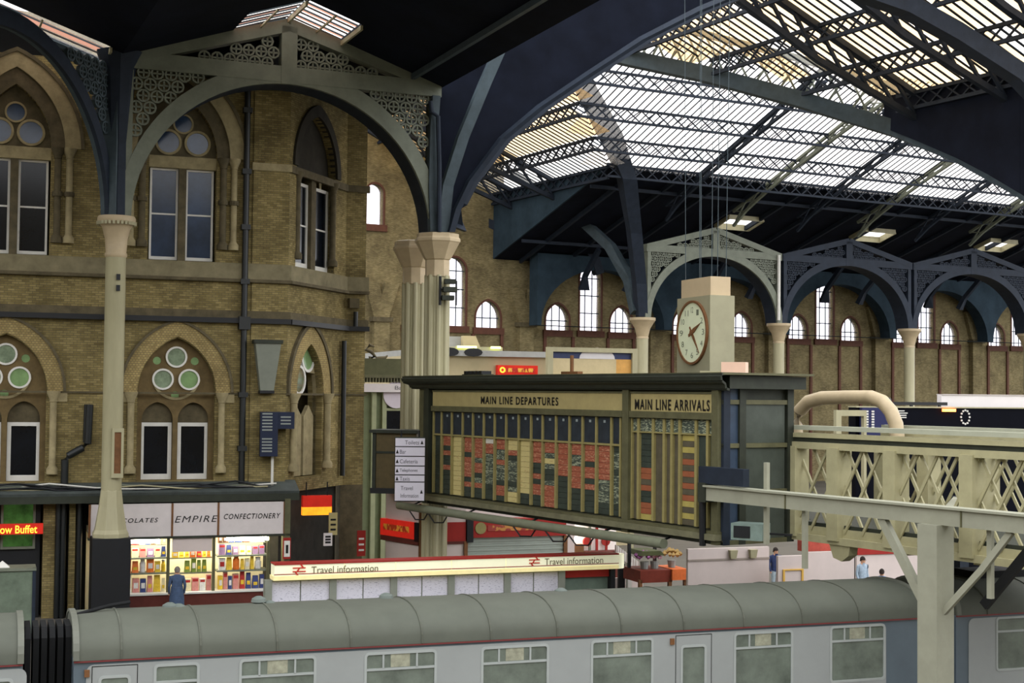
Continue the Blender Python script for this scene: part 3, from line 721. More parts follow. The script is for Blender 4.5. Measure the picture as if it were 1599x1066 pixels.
# canted face
clx = (FC.X(461)+FC.X(503))/2; cla = (FC.X(503)-FC.X(461))/2; zsp = z_lo_sp
clh = zb(530)-zsp; cux = (FC.X(458)+FC.X(519))/2; cua = (FC.X(519)-FC.X(458))/2
hC = [parch(clx, cla, zsp, clh, 12, z_lo_sill), parch(cux, cua, z_up_sp, hU, 12, z_up_sill)]
XMB(FC).plate([(0, zb(772)), (LC, zb(772)), (LC, zTop), (0, zTop)], hC, 0, .6).build('canted_wall', BRICK, bld)
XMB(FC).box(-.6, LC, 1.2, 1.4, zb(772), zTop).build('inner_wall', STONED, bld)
XMB(FC).plate(arch_band(clx, cla, cla*1.55, zsp, clh, clh+cla*.6, 14), (), -.07, .12).build('arch_moulding', BUFF, bld)
XMB(FC).plate(arch_band(clx, cla*1.55, cla*1.68, zsp, clh+cla*.6, clh+cla*.75, 14), (), -.13, 0).build('hood_mould', STONED, bld)
cc = [(clx-cla*.35, zb(590)), (clx+cla*.3, zb(552))]
XMB(FC).plate(parch(clx, cla, zsp-.01, clh, 12, z_lo_sill), [circle(q[0], q[1], .55) for q in cc]+[[(clx-cla*.8, z_lo_sill+.03), (clx-.1, z_lo_sill+.03), (clx-.1, zb(650)), (clx-cla*.45, zb(632)), (clx-cla*.8, zb(650))], [(clx+.1, z_lo_sill+.03), (clx+cla*.8, z_lo_sill+.03), (clx+cla*.8, zb(650)), (clx+cla*.45, zb(632)), (clx+.1, zb(650))]], .25, .4).build('tracery', STONE, bld)
for q in cc: rings(bld, FC, q, .57, .2, GGLASS)
sash(bld, FC, clx-cla*.8, clx-.1, z_lo_sill+.03, zb(660), .38, False, DGLASS, .14); sash(bld, FC, clx+.1, clx+cla*.8, z_lo_sill+.03, zb(660), .38, False, DGLASS, .14)
for s in (-1, 1): shaft(bld, FC, clx+s*cla*1.25, -.1, .13, zb(738), zsp, STONE)
XMB(FC).plate(parch(cux, cua, z_up_sp-.02, hU, 12), (), .3, .4).build('tracery', M('recess_shade_stone', (48,45,38), .9, .3, 2), bld)  # shade of the deep recess put into a near-black stone colour
XMB(FC).plate(arch_band(cux, cua, cua*1.2, z_up_sp, hU, hU+.45, 14), (), -.1, .2).build('arch_moulding', M('recess_shade_stone', (48,45,38)), bld)  # same recess shade in the colour of the arch
sash(bld, FC, cux-cua+.1, cux-.2, z_up_sill+.05, z_up_sp-.5, .25, .5, DGLASS, .12); sash(bld, FC, cux+.2, cux+cua-.1, z_up_sill+.05, z_up_sp-.5, .25, .5, DGLASS, .12)
XMB(FC).box(cux-.2, cux+.2, .1, .4, z_up_sill, z_up_sp).build('mullion', STONED, bld)
for s in (-1, 1): shaft(bld, FC, cux+s*cua*.92, .02, .12, z_up_sill+.3, z_up_sp-.2, STONED)
XMB(FP).box(-.1, .84, 0, 6, zb(772), zTop).build('end_pier', BRICK, bld)
XMB(FP).box(.1, .5, -.3, 0, zb(462), zb(445)).build('corbel', STONED, bld)
# corner pier of the front wall beside the downpipe
XMB(FB).box(FB.X(390), xR+.02, -.06, .02, zb(765), zTop).build('corner_pier', BRICK, bld)
# ground storey
XMB(FB).box(x0w, xR, .9, 1.4, 0, zb(765)).build('ground_storey_wall', M('dark_shop_interior', (30,30,28), .9, .3, 1), bld)
XMB(FB).box(FB.X(72), FB.X(97), -.1, 1, 0, zb(775)).build('brick_pier', BRICK, bld)
XMB(FB).box(FB.X(112), FB.X(122), -.1, 1, 0, zb(775)).build('brick_pier', BRICK, bld)
XMB(FC).box(.2, LC, .3, .9, 0, zb(765)).build('ground_storey_wall', M('dark_ground_brick', (44,42,36), .9, .35, 2), bld)  # ground storey in a near-black brick tone
XMB(FP).box(-.1, .84, 0, 5.5, 0, zb(772)).build('pier_base', STONED, bld)
# downpipes and cable runs on the facade
def pipe(F, pts, r, label_mat=PIPE, name='downpipe'): XMB(F).tube(pts, r, 10).build(name, label_mat, bld, True)
xp = FB.X(380, 500)
pipe(FB, [(xp, -.16, zb(765)), (xp, -.16, zTop)], .11)
for py in (165, 262, 350, 436, 615, 700): XMB(FB).box(xp-.16, xp+.16, -.3, 0, zb(py+4), zb(py-4)).build('pipe_bracket', PIPE, bld)
XMB(FB).box(xp-.2, xp+.2, -.35, 0, zb(512), zb(492)).build('hopper', PIPE, bld)
pipe(FB, [(FB.X(140), -.2, zb(632)), (FB.X(138), -.2, zb(692)), (FB.X(130), -.3, zb(698)), (FB.X(108), -.3, zb(710)), (FB.X(103), -.25, zb(716)), (FB.X(103), -.25, zb(768))], .13)
pipe(FB, [(FB.X(135), -.12, zb(632)), (FB.X(134), -.12, zb(690))], .08)
pipe(FC, [(FC.X(531), -.15, zb(520)), (FC.X(531), -.15, zb(755))], .1)
pipe(FP, [(.4, -.15, zb(497)), (.4, -.15, zb(468))], .09)
for x in (95, 103, 128): pipe(FB, [(FB.X(x), -.2, 0), (FB.X(x), -.2, zb(772))], .1)
# ---- lead ledge with cables over the shops
led = thing('shop_canopy', 'dark lead-covered ledge with tangled cables above the shop fronts', 'canopy', FB)
MB().slab((x0w, .1, zb(756)), (x0w, -.75, zb(771)), (xR+.4, -.75, zb(771)), (xR+.4, .1, zb(756)), .12).build('lead_flashing', M('lead_grey', (70,76,74), .55, .3, 2, spec=.4), led)
MB().box(x0w, xR+.4, -.78, -.6, zb(781), zb(770)).build('fascia_board', OLIVED, led)
random.seed(3)
for k in range(7):
    x = x0w+random.random()*2; pts = []
    while x < xR+.3:
        pts.append((x, -.3-.35*random.random(), zb(768)+.12+.28*random.random()*(1 if random.random() < .5 else .3))); x += 1.2+random.random()
    MB().tube(pts, .03, 6).build('cable', [WHITE, BLACK, IRONG, BLACK, IRONC, BLACK, BLACK][k], led)
# ---- things fixed to the corner
t = thing('corner_loudspeaker', 'grey tapered loudspeaker box high on the corner of the office building', 'loudspeaker', loc=FB.W(FB.X(414), -.1, zb(608)), rz=20)
h = zb(528)-zb(608)
mb = MB(); mb.add([(-.24, -.3, 0), (.24, -.3, 0), (.24, .04, 0), (-.24, .04, 0), (-.46, -.42, h*.93), (.46, -.42, h*.93), (.46, .04, h*.93), (-.46, .04, h*.93)], [(0,3,2,1),(4,5,6,7),(0,1,5,4),(1,2,6,5),(2,3,7,6),(3,0,4,7)]); mb.build('body', M('grey_enamel', (120,124,112), .5, .1, 2), t)
MB().box(-.52, .52, -.48, .04, h*.93, h).build('lid', OLIVED, t); MB().box(-.26, .26, -.32, .04, -.1, 0).build('foot', BLACK, t)
t = thing('display_unit', 'dark blue louvred box unit hanging on the corner of the office building', 'display', loc=FB.W(FB.X(421), -.12, zb(712)), rz=14)
h = zb(642)-zb(712); bl = M('dark_blue_enamel', (30,38,60), .5, .15, 2)
MB().box(-.36, .26, -.45, .05, 0, h).build('body', bl, t); MB().box(.26, .85, -.38, .05, h*.62, h).build('side_body', bl, t)
gm = M('louvre_grey', (140,146,140), .5, .1, 2)
for k in range(6): MB().box(-.30, .06, -.47, -.44, h*.58+k*.115, h*.58+k*.115+.05).build('louvre', gm, t)
for k in range(5): MB().box(-.30, .06, -.47, -.44, h*.1+k*.11, h*.1+k*.11+.05).build('louvre', gm, t)
for k in range(3): MB().box(.36, .72, -.40, -.37, h*.72+k*.12, h*.72+k*.12+.05).build('louvre', gm, t)
MB().tube([(.1, -.2, 0), (.1, -.2, -1.05)], .05).build('pole', WHITE, t)
# ================================================================== SHOP FRONTS
YEL = M('sign_yellow_letters', (255,196,60), .5, .1, 3, emit=.6)
REDL = M('lit_red_sign', (190,38,26), .4, .12, 3, emit=.18)
t = thing('buffet_sign', 'lit red sign reading Buffet in yellow at the left edge', 'sign', FB)
MB().box(FB.X(-70), FB.X(71), -.55, -.35, zb(831, 60), zb(815, 60)).build('panel', REDL, t)
text('Rainbow Buffet', FB.X(-28), FB.X(62), zb(829.5, 60), zb(817, 60), -.56, YEL, t, bold=.012)
t = thing('buffet_shop', 'green-lit buffet window behind glass under the red sign', 'shop front', FB)
MB().box(FB.X(-80), FB.X(68), .2, .3, 0, zb(772, 40)).build('frame_wall', BLACK, t)
for a, b in ((-60, 2), (6, 60)):
    MB().box(FB.X(a), FB.X(b), .15, .19, zb(857, 40), zb(783, 40)).build('pane', M('green_lit_interior', (58,96,44), .2, .5, 2.2, emit=.12), t)
    MB().plate([(FB.X(a), zb(857, 40)), (FB.X(b), zb(857, 40)), (FB.X(b), zb(783, 40)), (FB.X(a), zb(783, 40))], [[(FB.X(a)+.08, zb(857, 40)+.08), (FB.X(b)-.08, zb(857, 40)+.08), (FB.X(b)-.08, zb(783, 40)-.08), (FB.X(a)+.08, zb(783, 40)-.08)]], .05, .16).build('frame', IRONG, t)
# sweet shop: fascia, lit window with shelves, counter
sh = thing('sweet_shop', 'brightly lit confectionery kiosk with white fascia reading EMPIRE', 'shop', FB)
yF = -.75
SX = lambda px, py=810: FB.X(px, py, yF); SZ = lambda py, px=305: FB.Z(px, py, yF)
zf0, zf1 = SZ(836), SZ(785)
cuts = [140, 269, 341, 444]
for i in range(3):
    a, b = SX(cuts[i])+.02, SX(cuts[i+1])-.02
    MB().box(a, b, yF, yF+.12, zf0, zf1).build('fascia_panel', SIGNW, sh)
for c in cuts: MB().box(SX(c)-.035, SX(c)+.035, yF-.02, yF+.12, zf0, zf1).build('fascia_strip', WOOD, sh)
MB().box(SX(444), SX(453), yF-.05, yF+.5, 0, zf1+.1).build('end_post', OLIVE, sh)
MB().box(SX(138), SX(453), yF-.05, yF+.3, zf0-.08, zf0).build('sign_rail', OLIVED, sh)
text('CHOCOLATES', SX(160), SX(247), SZ(814), SZ(807), yF-.01, TEXTK, sh, bold=.012, shear=.25, space=1.25)
text('EMPIRE', SX(273), SX(340), SZ(815), SZ(805), yF-.01, TEXTK, sh, bold=.0, shear=.25, space=1.2)
text('CONFECTIONERY', SX(349.5), SX(438), SZ(811.5), SZ(803), yF-.01, TEXTK, sh, bold=.012, shear=.25, space=1.2)
zc = SZ(926, 300)
MB().box(SX(195), SX(422), yF-.1, yF+.7, 0, zc).build('counter_front', MAROON, sh)
MB().box(SX(195), SX(422), yF-.16, yF+.7, zc, zc+.06).build('counter_ledge', WHITE, sh)
MB().box(SX(140), SX(446), yF+1.5, yF+1.6, 0, zf0+.3).build('back_panel', M('pale_shop_back', (206,196,160), .7, .1, 2), sh)
MB().box(SX(140), SX(446), yF+.12, yF+1.5, zf0+.1, zf0+.16).build('shop_ceiling', WHITE, sh)
for z in (SZ(895, 230), SZ(871, 230)):
    for a, b in ((197, 263), (341, 420)): MB().box(SX(a), SX(b), yF+.1, yF+.75, z-.05, z).build('shelf', IRONG, sh)
for a in (197, 264, 335, 420): MB().box(SX(a)-.05, SX(a)+.05, yF, yF+.12, zc, zf0).build('window_post', OLIVE, sh)
LAMP = M('fluorescent_tube', (255,250,230), .3, .02, 2, emit=9)
for a, b in ((195, 250), (355, 420)): MB().box(SX(a), SX(b), yF-.02, yF+.1, zf0-.22, zf0-.1).build('strip_light', LAMP, sh)
MB().box(SX(270), SX(332), yF+.02, yF+.08, SZ(861, 300), zf0-.08).build('blind', PINKW, sh)
la = bpy.data.lights.new('shop_light', 'AREA'); la.shape = 'RECTANGLE'; la.size = 5.0; la.size_y = .5; la.energy = 90; la.color = (1, .93, .72)
lo = bpy.data.objects.new('shop_light', la); COL.objects.link(lo); lo.parent = sh; lo.location = ((SX(195)+SX(430))/2, yF+.55, zf0+.05)
# goods on the shelves, each one a thing
pal = {'yellow': (226,190,60), 'orange': (226,120,50), 'red': (176,50,44), 'cream': (226,214,170), 'white': (226,222,214), 'green': (120,140,60), 'blue': (60,70,120), 'lilac': (150,120,150), 'brown': (110,70,44), 'pink': (210,140,130)}
random.seed(11)
cnt = {}
def goods(kind, x, y, z, w_, d_, h_, colr, where, r=0):
    m = M('goods_'+colr, pal[colr], .5, .2, 8)
    mb = MB()
    if kind == 'jar': mb.lathe([(w_*.42, 0), (w_*.5, h_*.08), (w_*.5, h_*.72), (w_*.36, h_*.82), (w_*.36, h_)], n=10)
    elif kind == 'bag': mb.add([(-w_/2,-d_/2,0),(w_/2,-d_/2,0),(w_/2,d_/2,0),(-w_/2,d_/2,0),(-w_*.42,-d_*.1,h_),(w_*.42,-d_*.1,h_),(w_*.42,d_*.1,h_),(-w_*.42,d_*.1,h_)], [(0,3,2,1),(4,5,6,7),(0,1,5,4),(1,2,6,5),(2,3,7,6),(3,0,4,7)])
    else: mb.box(-w_/2, w_/2, -d_/2, d_/2, 0, h_)
    p = FB.W(x, y, z)
    t = thing({'jar': 'sweet_jar', 'bag': 'sweet_bag', 'box': 'sweet_box', 'magazine': 'magazine'}[kind], '%s %s %s' % (colr, {'jar': 'sweet jar', 'bag': 'bag of sweets', 'box': 'sweet box', 'magazine': 'magazine cover'}[kind], where), {'jar': 'jar', 'bag': 'bag', 'box': 'box', 'magazine': 'magazine'}[kind], loc=p, rz=20+r, group='%s goods %s' % (colr, where))
    mb.build('body', m, t)
    if kind == 'jar': MB().lathe([(w_*.4, h_), (w_*.4, h_*1.12)], n=10).build('lid', WHITE, t)
    elif kind == 'box': MB().box(-w_*.32, w_*.32, -d_/2-.006, -d_/2, h_*.3, h_*.7).build('label', M('goods_white', pal['white'], .5, .2, 8) if colr != 'white' else M('goods_red', pal['red'], .5, .2, 8), t)
    elif kind == 'bag': MB().box(-w_*.3, w_*.3, -d_*.42, -d_*.36, h_*.25, h_*.5).build('label', M('goods_yellow', pal['yellow'], .5, .2, 8), t)
    else: MB().box(-w_*.4, w_*.4, -d_/2-.005, -d_/2, h_*.72, h_*.92).build('title_strip', M('goods_red' if colr != 'red' else 'goods_yellow', pal['red' if colr != 'red' else 'yellow'], .5, .2, 8), t)
def row(xa, xb, z, hmax, kinds, cols, where, y):
    x = xa
    while x < xb-.12:
        w_ = random.uniform(.13, .26); w_ = min(w_, xb-x)
        goods(random.choice(kinds), x+w_/2, y, z, w_*.92, .18, random.uniform(.72, 1.0)*hmax, random.choice(cols), where, random.uniform(-3, 3)); x += w_+.02
zsA, zsB = SZ(895, 230), SZ(871, 230)
for a, b, nm in ((200, 262, 'left shop window'), (344, 418, 'right shop window')):
    A_, B_ = SX(a), SX(b)
    row(A_, B_, zc+.06, .62, ['box', 'magazine', 'bag'], ['cream', 'red', 'blue', 'white', 'pink', 'yellow'], 'on the counter in the '+nm, yF+.35)
    row(A_, B_, zsA, .5, ['box', 'jar', 'bag'], ['yellow', 'yellow', 'orange', 'white', 'cream'], 'on the middle shelf in the '+nm, yF+.35)
    row(A_, B_, zsB, .38, ['box', 'magazine', 'bag'], ['lilac', 'white', 'pink', 'blue', 'cream'], 'on the upper shelf in the '+nm, yF+.35)
    row(A_, B_, zsB+.42, .3, ['box'], ['red', 'cream', 'brown', 'blue', 'white'], 'stacked top row in the '+nm, yF+.45)
    MB().box(A_, B_, yF+.3, yF+.7, zsB+.40, zsB+.42).build('shelf', IRONG, sh)
row(SX(272), SX(333), SZ(872, 300), .28, ['bag', 'box'], ['yellow', 'orange', 'yellow', 'red'], 'hanging row in the shop hatch', yF+.5)
row(SX(290), SX(333), zc+.06, .55, ['magazine'], ['white', 'blue', 'pink', 'cream'], 'on the counter in the shop hatch', yF+.25)
row(SX(292), SX(333), SZ(896, 300), .5, ['bag', 'box'], ['green', 'white', 'lilac', 'green'], 'on the shelf in the shop hatch', yF+.6)
MB().box(SX(268), SX(335), yF+.4, yF+.7, SZ(896, 300)-.04, SZ(896, 300)).build('shelf', IRONG, sh); MB().box(SX(268), SX(335), yF+.4, yF+.6, SZ(872, 300)-.04, SZ(872, 300)).build('shelf', IRONG, sh)
t = thing('price_card', 'small white card with red edge hanging at the end of the sweet shop', 'sign', loc=FB.W(SX(446.5), yF-.12, SZ(876)), rz=20)
MB().box(-.12, .16, -.03, 0, 0, .75).build('board', RED, t); MB().box(-.08, .13, -.035, -.02, .08, .65).build('paper', WHITE, t); MB().box(-.02, .07, -.04, -.03, .2, .5).build('print', TEXTK, t)
# red and yellow lit sign round the corner
t = thing('hanging_sign', 'lit red sign with yellow lower band beside the sweet shop', 'sign', loc=FC.W(FC.X(478), -.5, zb(812)), rz=22)
h = zb(780)-zb(812)
MB().box(-.55, .55, -.12, .12, h*.42, h).build('red_half', REDL, t); MB().box(-.55, .55, -.12, .12, 0, h*.42).build('yellow_half', M('lit_orange', (235,140,30), .4, .2, 4, emit=.6), t); [MB().tube([(x, 0, h), (x, 0, h+.5)], .025, 6).build('hanger', BLACK, t) for x in (-.4, .4)]
# dark passage beside the building: notice boards and a red post
for px, a, b, D, nm, mt, lb in ((520, 800, 835, 53, 'notice_board', CREAM, 'pale notice board in the dark passage beside the sweet shop'), (512, 832, 852, 52.5, 'notice_card', SIGNW, 'small white card under the notice board in the passage'), (564, 828, 868, 54, 'poster_strip', RED, 'narrow red poster strip in the dark passage')):
    p = at(px, b, D); hh = at(px, a, D).z-p.z
    t = thing(nm, lb, 'sign', loc=p, rz=20)
    MB().box(-.16, .16, 0, .05, 0, hh).build('board', mt, t)
    for k in range(3): MB().box(-.1, .1, -.01, 0, hh*(.2+.22*k), hh*(.2+.22*k)+.07).build('print', TEXTK if mt != RED else WHITE, t)
# ================================================================== DEPARTURES BOARD
c0 = at(1126, 600, 38.0)
FD = Frame((c0.x, c0.y), -58.0)                   # x runs towards the camera and right; the corner is x = 0
DX = lambda px, py=700: FD.X(px, py); DZ = lambda py, px=980: FD.Z(px, py)
xl = DX(655); DEP = 2.5
zt, zbt = DZ(606), FD.Z(1090, 846)
bd = thing('departures_board', 'large olive and cream train departures and arrivals board on the footbridge', 'departures board', FD)
MB().box(xl, 0, .12, DEP, zbt, zt).build('cabinet', OLIVED, bd)
# cornice
prof = [(0, zt), (.16, zt+.02), (.22, zt+.14), (.42, zt+.22), (.46, zt+.34), (0, zt+.36)]
mb = MB(); x0, x1 = xl-.3, .35
for (a, b), (c, d) in zip(prof[:-1], prof[1:]): mb.slab((x0-a*.5, -a, b), (x1+a*.5, -a, b), (x1+c*.5, -c, d), (x0-c*.5, -c, d), .06)
mb.box(x0, x1, 0, DEP+.2, zt, zt+.34); mb.build('cornice', OLIVED, bd)
MB().box(xl-.45, .55, -.44, DEP+.3, zt+.36, zt+.42).build('roof_cap', OLIVE, bd)
def post(px, w_=.32, mat=OLIVED): 
    x = DX(px); MB().box(x-w_/2, x+w_/2, -.12, .13, zbt, zt).build('post', mat, bd)
post(669, .36); post(981, .3, OLIVE); post(1121, .26, OLIVE)
MB().box(xl, DX(662), -.02, .13, zbt, zt).build('end_stile', OLIVE, bd)
zr0, zr1 = DZ(651), DZ(641)
for a, b in ((676, 975), (986, 1116)):
    MB().box(DX(a), DX(b), -.03, .13, zr1, DZ(611)).build('header_panel', CREAM, bd)
    MB().box(DX(a), DX(b), -.10, .13, zr0, zr1).build('moulding', OLIVE, bd)
    MB().box(DX(a), DX(b), -.06, .0, DZ(614), DZ(611)).build('moulding', OLIVE, bd)
text('MAIN LINE DEPARTURES', DX(752), DX(873), DZ(635.5), DZ(621.5), -.05, TEXTK, bd, bold=.018, space=1.22)
text('MAIN LINE ARRIVALS', DX(993), DX(1110), DZ(639), DZ(622.5), -.05, TEXTK, bd, bold=.02, space=1.22)
# bottom rail
zb0 = DZ(808)
mb = MB(); mb.box(xl, .05, -.16, .13, zbt+.28, zb0-.05); mb.build('bottom_rail', OLIVE, bd)
MB().box(xl, .05, -.24, .13, zbt+.12, zbt+.28).build('bottom_moulding', M('grey_olive', (108,106,82), .6, .2, 3), bd)
MB().box(xl, 0, -.05, DEP, zbt, zbt+.12).build('bottom_edge', OLIVED, bd)
# departure columns
sep = [676.6, 689, 705, 722, 738, 755, 772, 790, 809.5, 829, 847, 868, 889, 909.5, 931, 954.6, 969]
zc1, zc0 = DZ(652), zb0
zh = DZ(694)
pats = ['kkkkkkkkkkkk', 'rrkrkkrkkkkk', 'yyyyyyyyyyyy', 'rrrkrrrrkrkk', 'rrrrtrrktrkk', 'wrrttttttkkk', 'rrttrtttkrrk', 'yyrkttttktyy', 'yyyyyyyyyykk', 'rrrrkkrkrrkk', 'rrtytkktrrrr', 'rrrrrrkkkkkk', 'rrttrrrrkkkk', 'rrrkrrkrkkkk', 'rrrrrrttttkk', 'ktttktttttkk']
SL = {'r': print_mat('red_destination_slat', (148,78,54), (186,134,104), 9, 40, .56), 'k': M('dark_green_slat', (52,60,52), .6, .25, 4), 't': print_mat('green_printed_slat', (58,68,58), (150,156,130), 9, 40, .52),
      'y': print_mat('cream_slat', (196,182,122), (176,150,98), 7, 30, .62), 'w': M('white_slat', (206,202,190), .6, .05, 3), 'n': M('navy_slat', (40,47,54), .5, .3, 3), 'o': M('orange_slat', (144,84,56), .6, .15, 4), 'g': M('grey_brown_slat', (84,78,62), .6, .2, 4), 'q': M('yellow_slat', (166,152,84), .6, .12, 4)}
for i in range(16):
    a, b = DX(sep[i])+.05, DX(sep[i+1])-.05
    h = MB().box(a, b, .03, .13, zh, zc1).build('platform_cell', SL['n'], bd)
    if 1 <= i <= 14:
        xm = (a+b)/2; MB().box(xm-.05, xm+.05, .02, .03, zh+(zc1-zh)*.78, zh+(zc1-zh)*.88).build('platform_mark', M('pale_mark', (150,160,160), .5, .1, 3), h)
    n = 12
    for j, ch in enumerate(pats[i]):
        z1 = zh-.07-(zh-.07-zc0)*j/n; z0 = zh-.07-(zh-.07-zc0)*(j+1)/n
        MB().box(a, b, .06, .13, z0+.004, z1-.004).build('destination_slat', SL[ch], bd)
for px in sep: MB().box(DX(px)-.04, DX(px)+.04, -.02, .13, zc0, zc1).build('divider', YELLOWS, bd)
MB().box(DX(676.6), DX(969), -.01, .12, zh-.06, zh).build('cell_rail', YELLOWS, bd)
# arrivals columns
sep2 = [986, 997, 1020, 1037, 1049, 1061.5, 1087, 1105, 1116]
zh2 = DZ(672)
ap = ['ggggggggggggggg', 'kkkkkkoogokkooq', 'ggggggggggggggg', 'ggggggggggggggg', 'ggggggggggggggg', 'qgqgogogogoqgqg', 'kkkkkkkkkkkkkkk', 'kkkkkkkkkkkkkkk']
for i in range(8):
    a, b = DX(sep2[i])+.04, DX(sep2[i+1])-.04
    MB().box(a, b, .03, .13, zh2, zc1).build('heading_cell', SL['t'], bd)
    n = len(ap[i])
    if len(set(ap[i])) == 1: MB().box(a, b, .06, .13, zc0, zh2-.05).build('blank_slat', SL[ap[i][0]], bd)
    else:
        for j, ch in enumerate(ap[i]):
            z1 = zh2-.05-(zh2-.05-zc0)*j/n; z0 = zh2-.05-(zh2-.05-zc0)*(j+1)/n
            MB().box(a, b, .06, .13, z0+.004, z1-.004).build('arrival_slat', SL[ch], bd)
for px in sep2: MB().box(DX(px)-.05, DX(px)+.05, -.02, .13, zc0, zc1).build('divider', YELLOWS, bd)
MB().box(DX(986), DX(1116), -.01, .12, zh2-.04, zh2).build('cell_rail', YELLOWS, bd)
# panelled end of the cabinet (x = 0 plane)
def endbox(y0, y1, z0, z1, pr, mat, name): MB().box(0, pr, y0, y1, z0, z1).build(name, mat, bd)
H = zt-zbt
for y in (0.0, .55, DEP-.25): endbox(y, y+.22, zbt, zt, .12, IRONK if y < .5 else OLIVED, 'end_stile')
for f in (0, .32, .62, .9): endbox(0, DEP, zbt+H*f, zbt+H*f+.12, .1, OLIVE, 'end_rail')
for f0_, f1_ in ((.03, .32), (.35, .62), (.65, .9)): endbox(.8, DEP-.3, zbt+H*f0_, zbt+H*f1_, .05, M('green_grey_panel', (66,72,64), .5, .2, 2), 'end_panel')
endbox(.25, .55, zbt, zt, .04, M('blue_grey_panel', (52,66,84), .5, .2, 2), 'end_panel')
for p in (FD.loc(at(1101, 600, 37.2)),): pass
# light trough slung under the board
t = thing('light_trough', 'grey tubular light trough slung below the departures board', 'light fitting', FD)
za = zbt-.18
tr = [(DX(643), -.5, FD.Z(643, 792, -.5)), (DX(800), -.5, FD.Z(800, 815, -.5)), (DX(1060), -.5, FD.Z(1060, 852, -.5))]
MB().tube(tr, .14, 10).build('trough', M('trough_grey', (116,120,100), .45, .1, 3), t, True)
for f in (.05, .3, .55, .8, .98):
    p = Vector(tr[0]).lerp(Vector(tr[2]), f); MB().tube([p, (p.x, .05, zbt+.05)], .03, 6).build('hanger', BLACK, t)
for f in (.05, .14, .5, .62, .7):
    p = Vector(tr[0]).lerp(Vector(tr[2]), f); MB().tube([(p.x, -.5, p.z-.1), (p.x+.4, -.45, p.z-.42), (p.x+.95, -.4, p.z-.38), (p.x+1.2, -.4, p.z-.15)], .025, 6).build('cable', BLACK, t)
# small things on the roof of the board
t = thing('roof_block', 'pale pink block lying on the right end of the departures board roof', 'block', loc=FD.W(-.5, .9, zt+.42), rz=-20)
MB().box(-.33, .33, -.2, .2, 0, .3).build('body', M('pale_pink_block', (222,186,164), .7, .05, 3), t); MB().box(-.9, -.34, -.25, .25, 0, .06).build('lid', IRONC, t)
t = thing('roof_vent', 'dark ridged vent on the left end of the departures board roof', 'vent', loc=FD.W(DX(725), .5, zt+.42), rz=-58)
for k in range(5): MB().box(-.6+k*.25, -.42+k*.25, -.2, .2, 0, .16).build('fin', BLACK, t)
MB().box(-.7, .7, -.22, .22, 0, .05).build('tray', OLIVED, t)
t = thing('rusty_bracket', 'small rusty upright bracket on the departures board roof', 'bracket', loc=FD.W(DX(871), .5, zt+.42), rz=-58)
MB().box(-.45, .45, -.1, .1, 0, .1).build('foot', WOOD, t); MB().tube([(0, 0, .1), (0, 0, .6)], .06).build('stem', WOOD, t)
# white direction sign hung on the left end
fsg = at(640, 780, 50.2); FS = Frame((fsg.x, fsg.y), 4.0)
t = thing('direction_sign', 'white hanging direction sign with rows of black wording by the departures board', 'sign', FS)
sx0, sx1 = FS.X(617, 730), FS.X(663, 730); sz = lambda py: FS.Z(640, py)
rows_ = [(684, 697, 'Toilets', 'e'), (698, 712, 'Bar', 's'), (713, 727, 'Cafeteria', 's'), (728, 741, 'Telephones', 's'), (742, 752, 'Taxis', 's'), (753, 782, 'Travel\nInformation', 'e')]
for a, b, s_, al in rows_:
    o = MB().box(sx0, sx1, -.05, .05, sz(b)+.015, sz(a)).build('sign_strip', M('pale_lilac_sign', (206,202,212), .5, .03, 2), t)
    n = max(len(q) for q in s_.split('\n')); wd = min(.62, n*.07)
    hgt = .14 if '\n' not in s_ else .36
    zm = (sz(a)+sz(b))/2
    ra = (sx0+.16) if al == 's' else (sx1-.2-wd)
    GL_ = M('grey_lettering', (92,92,98), .6, .1, 4)
    for q_, line in enumerate(s_.split('\n')):
        w2 = min(.62, len(line)*.07); zz_ = zm if '\n' not in s_ else zm+.13-.26*q_
        text(line, ra, ra+w2, zz_-.07, zz_+.07, -.06, GL_, o)
    xa_ = sx0+.07 if al == 's' else sx1-.1
    MB().add([(xa_-.05, -.06, zm-.06), (xa_+.05, -.06, zm-.06), (xa_, -.06, zm+.08)], [(0, 1, 2)]).build('arrow', TEXTK, o)
MB().box(sx0-.02, sx1+.02, .05, .1, sz(783), sz(682)).build('backing', OLIVED, t)
for x in (sx0+.2, sx1-.2): MB().tube([(x, .07, sz(682)), (x, .07, sz(672))], .03).build('hanger', BLACK, t)
# brown cabinet left of the board
fk = at(612, 700, 53.4); FK = Frame((fk.x, fk.y), -12.0)
t = thing('wooden_cabinet', 'brown panelled cabinet hanging left of the direction sign', 'cabinet', FK)
kx0, kx1 = FK.X(584, 700), FK.X(650, 700); kz0, kz1 = FK.Z(612, 762), FK.Z(612, 676)
MB().box(kx0, kx1, 0, 1.2, kz0, kz1).build('body', M('brown_panel', (88,76,48), .6, .2, 3), t)
MB().box(kx0-.15, kx1+.1, -.15, 1.3, kz1, kz1+.12).build('cornice', OLIVED, t)
MB().box(kx0, kx1, -.04, 0, kz1-.75, kz1-.67).build('rail', OLIVED, t); MB().box(kx0-.05, kx0+.08, -.05, 0, kz0, kz1).build('stile', OLIVED, t); MB().box(kx0-.1, kx1, -.1, 1.2, kz0-.2, kz0).build('plinth', BLACK, t)
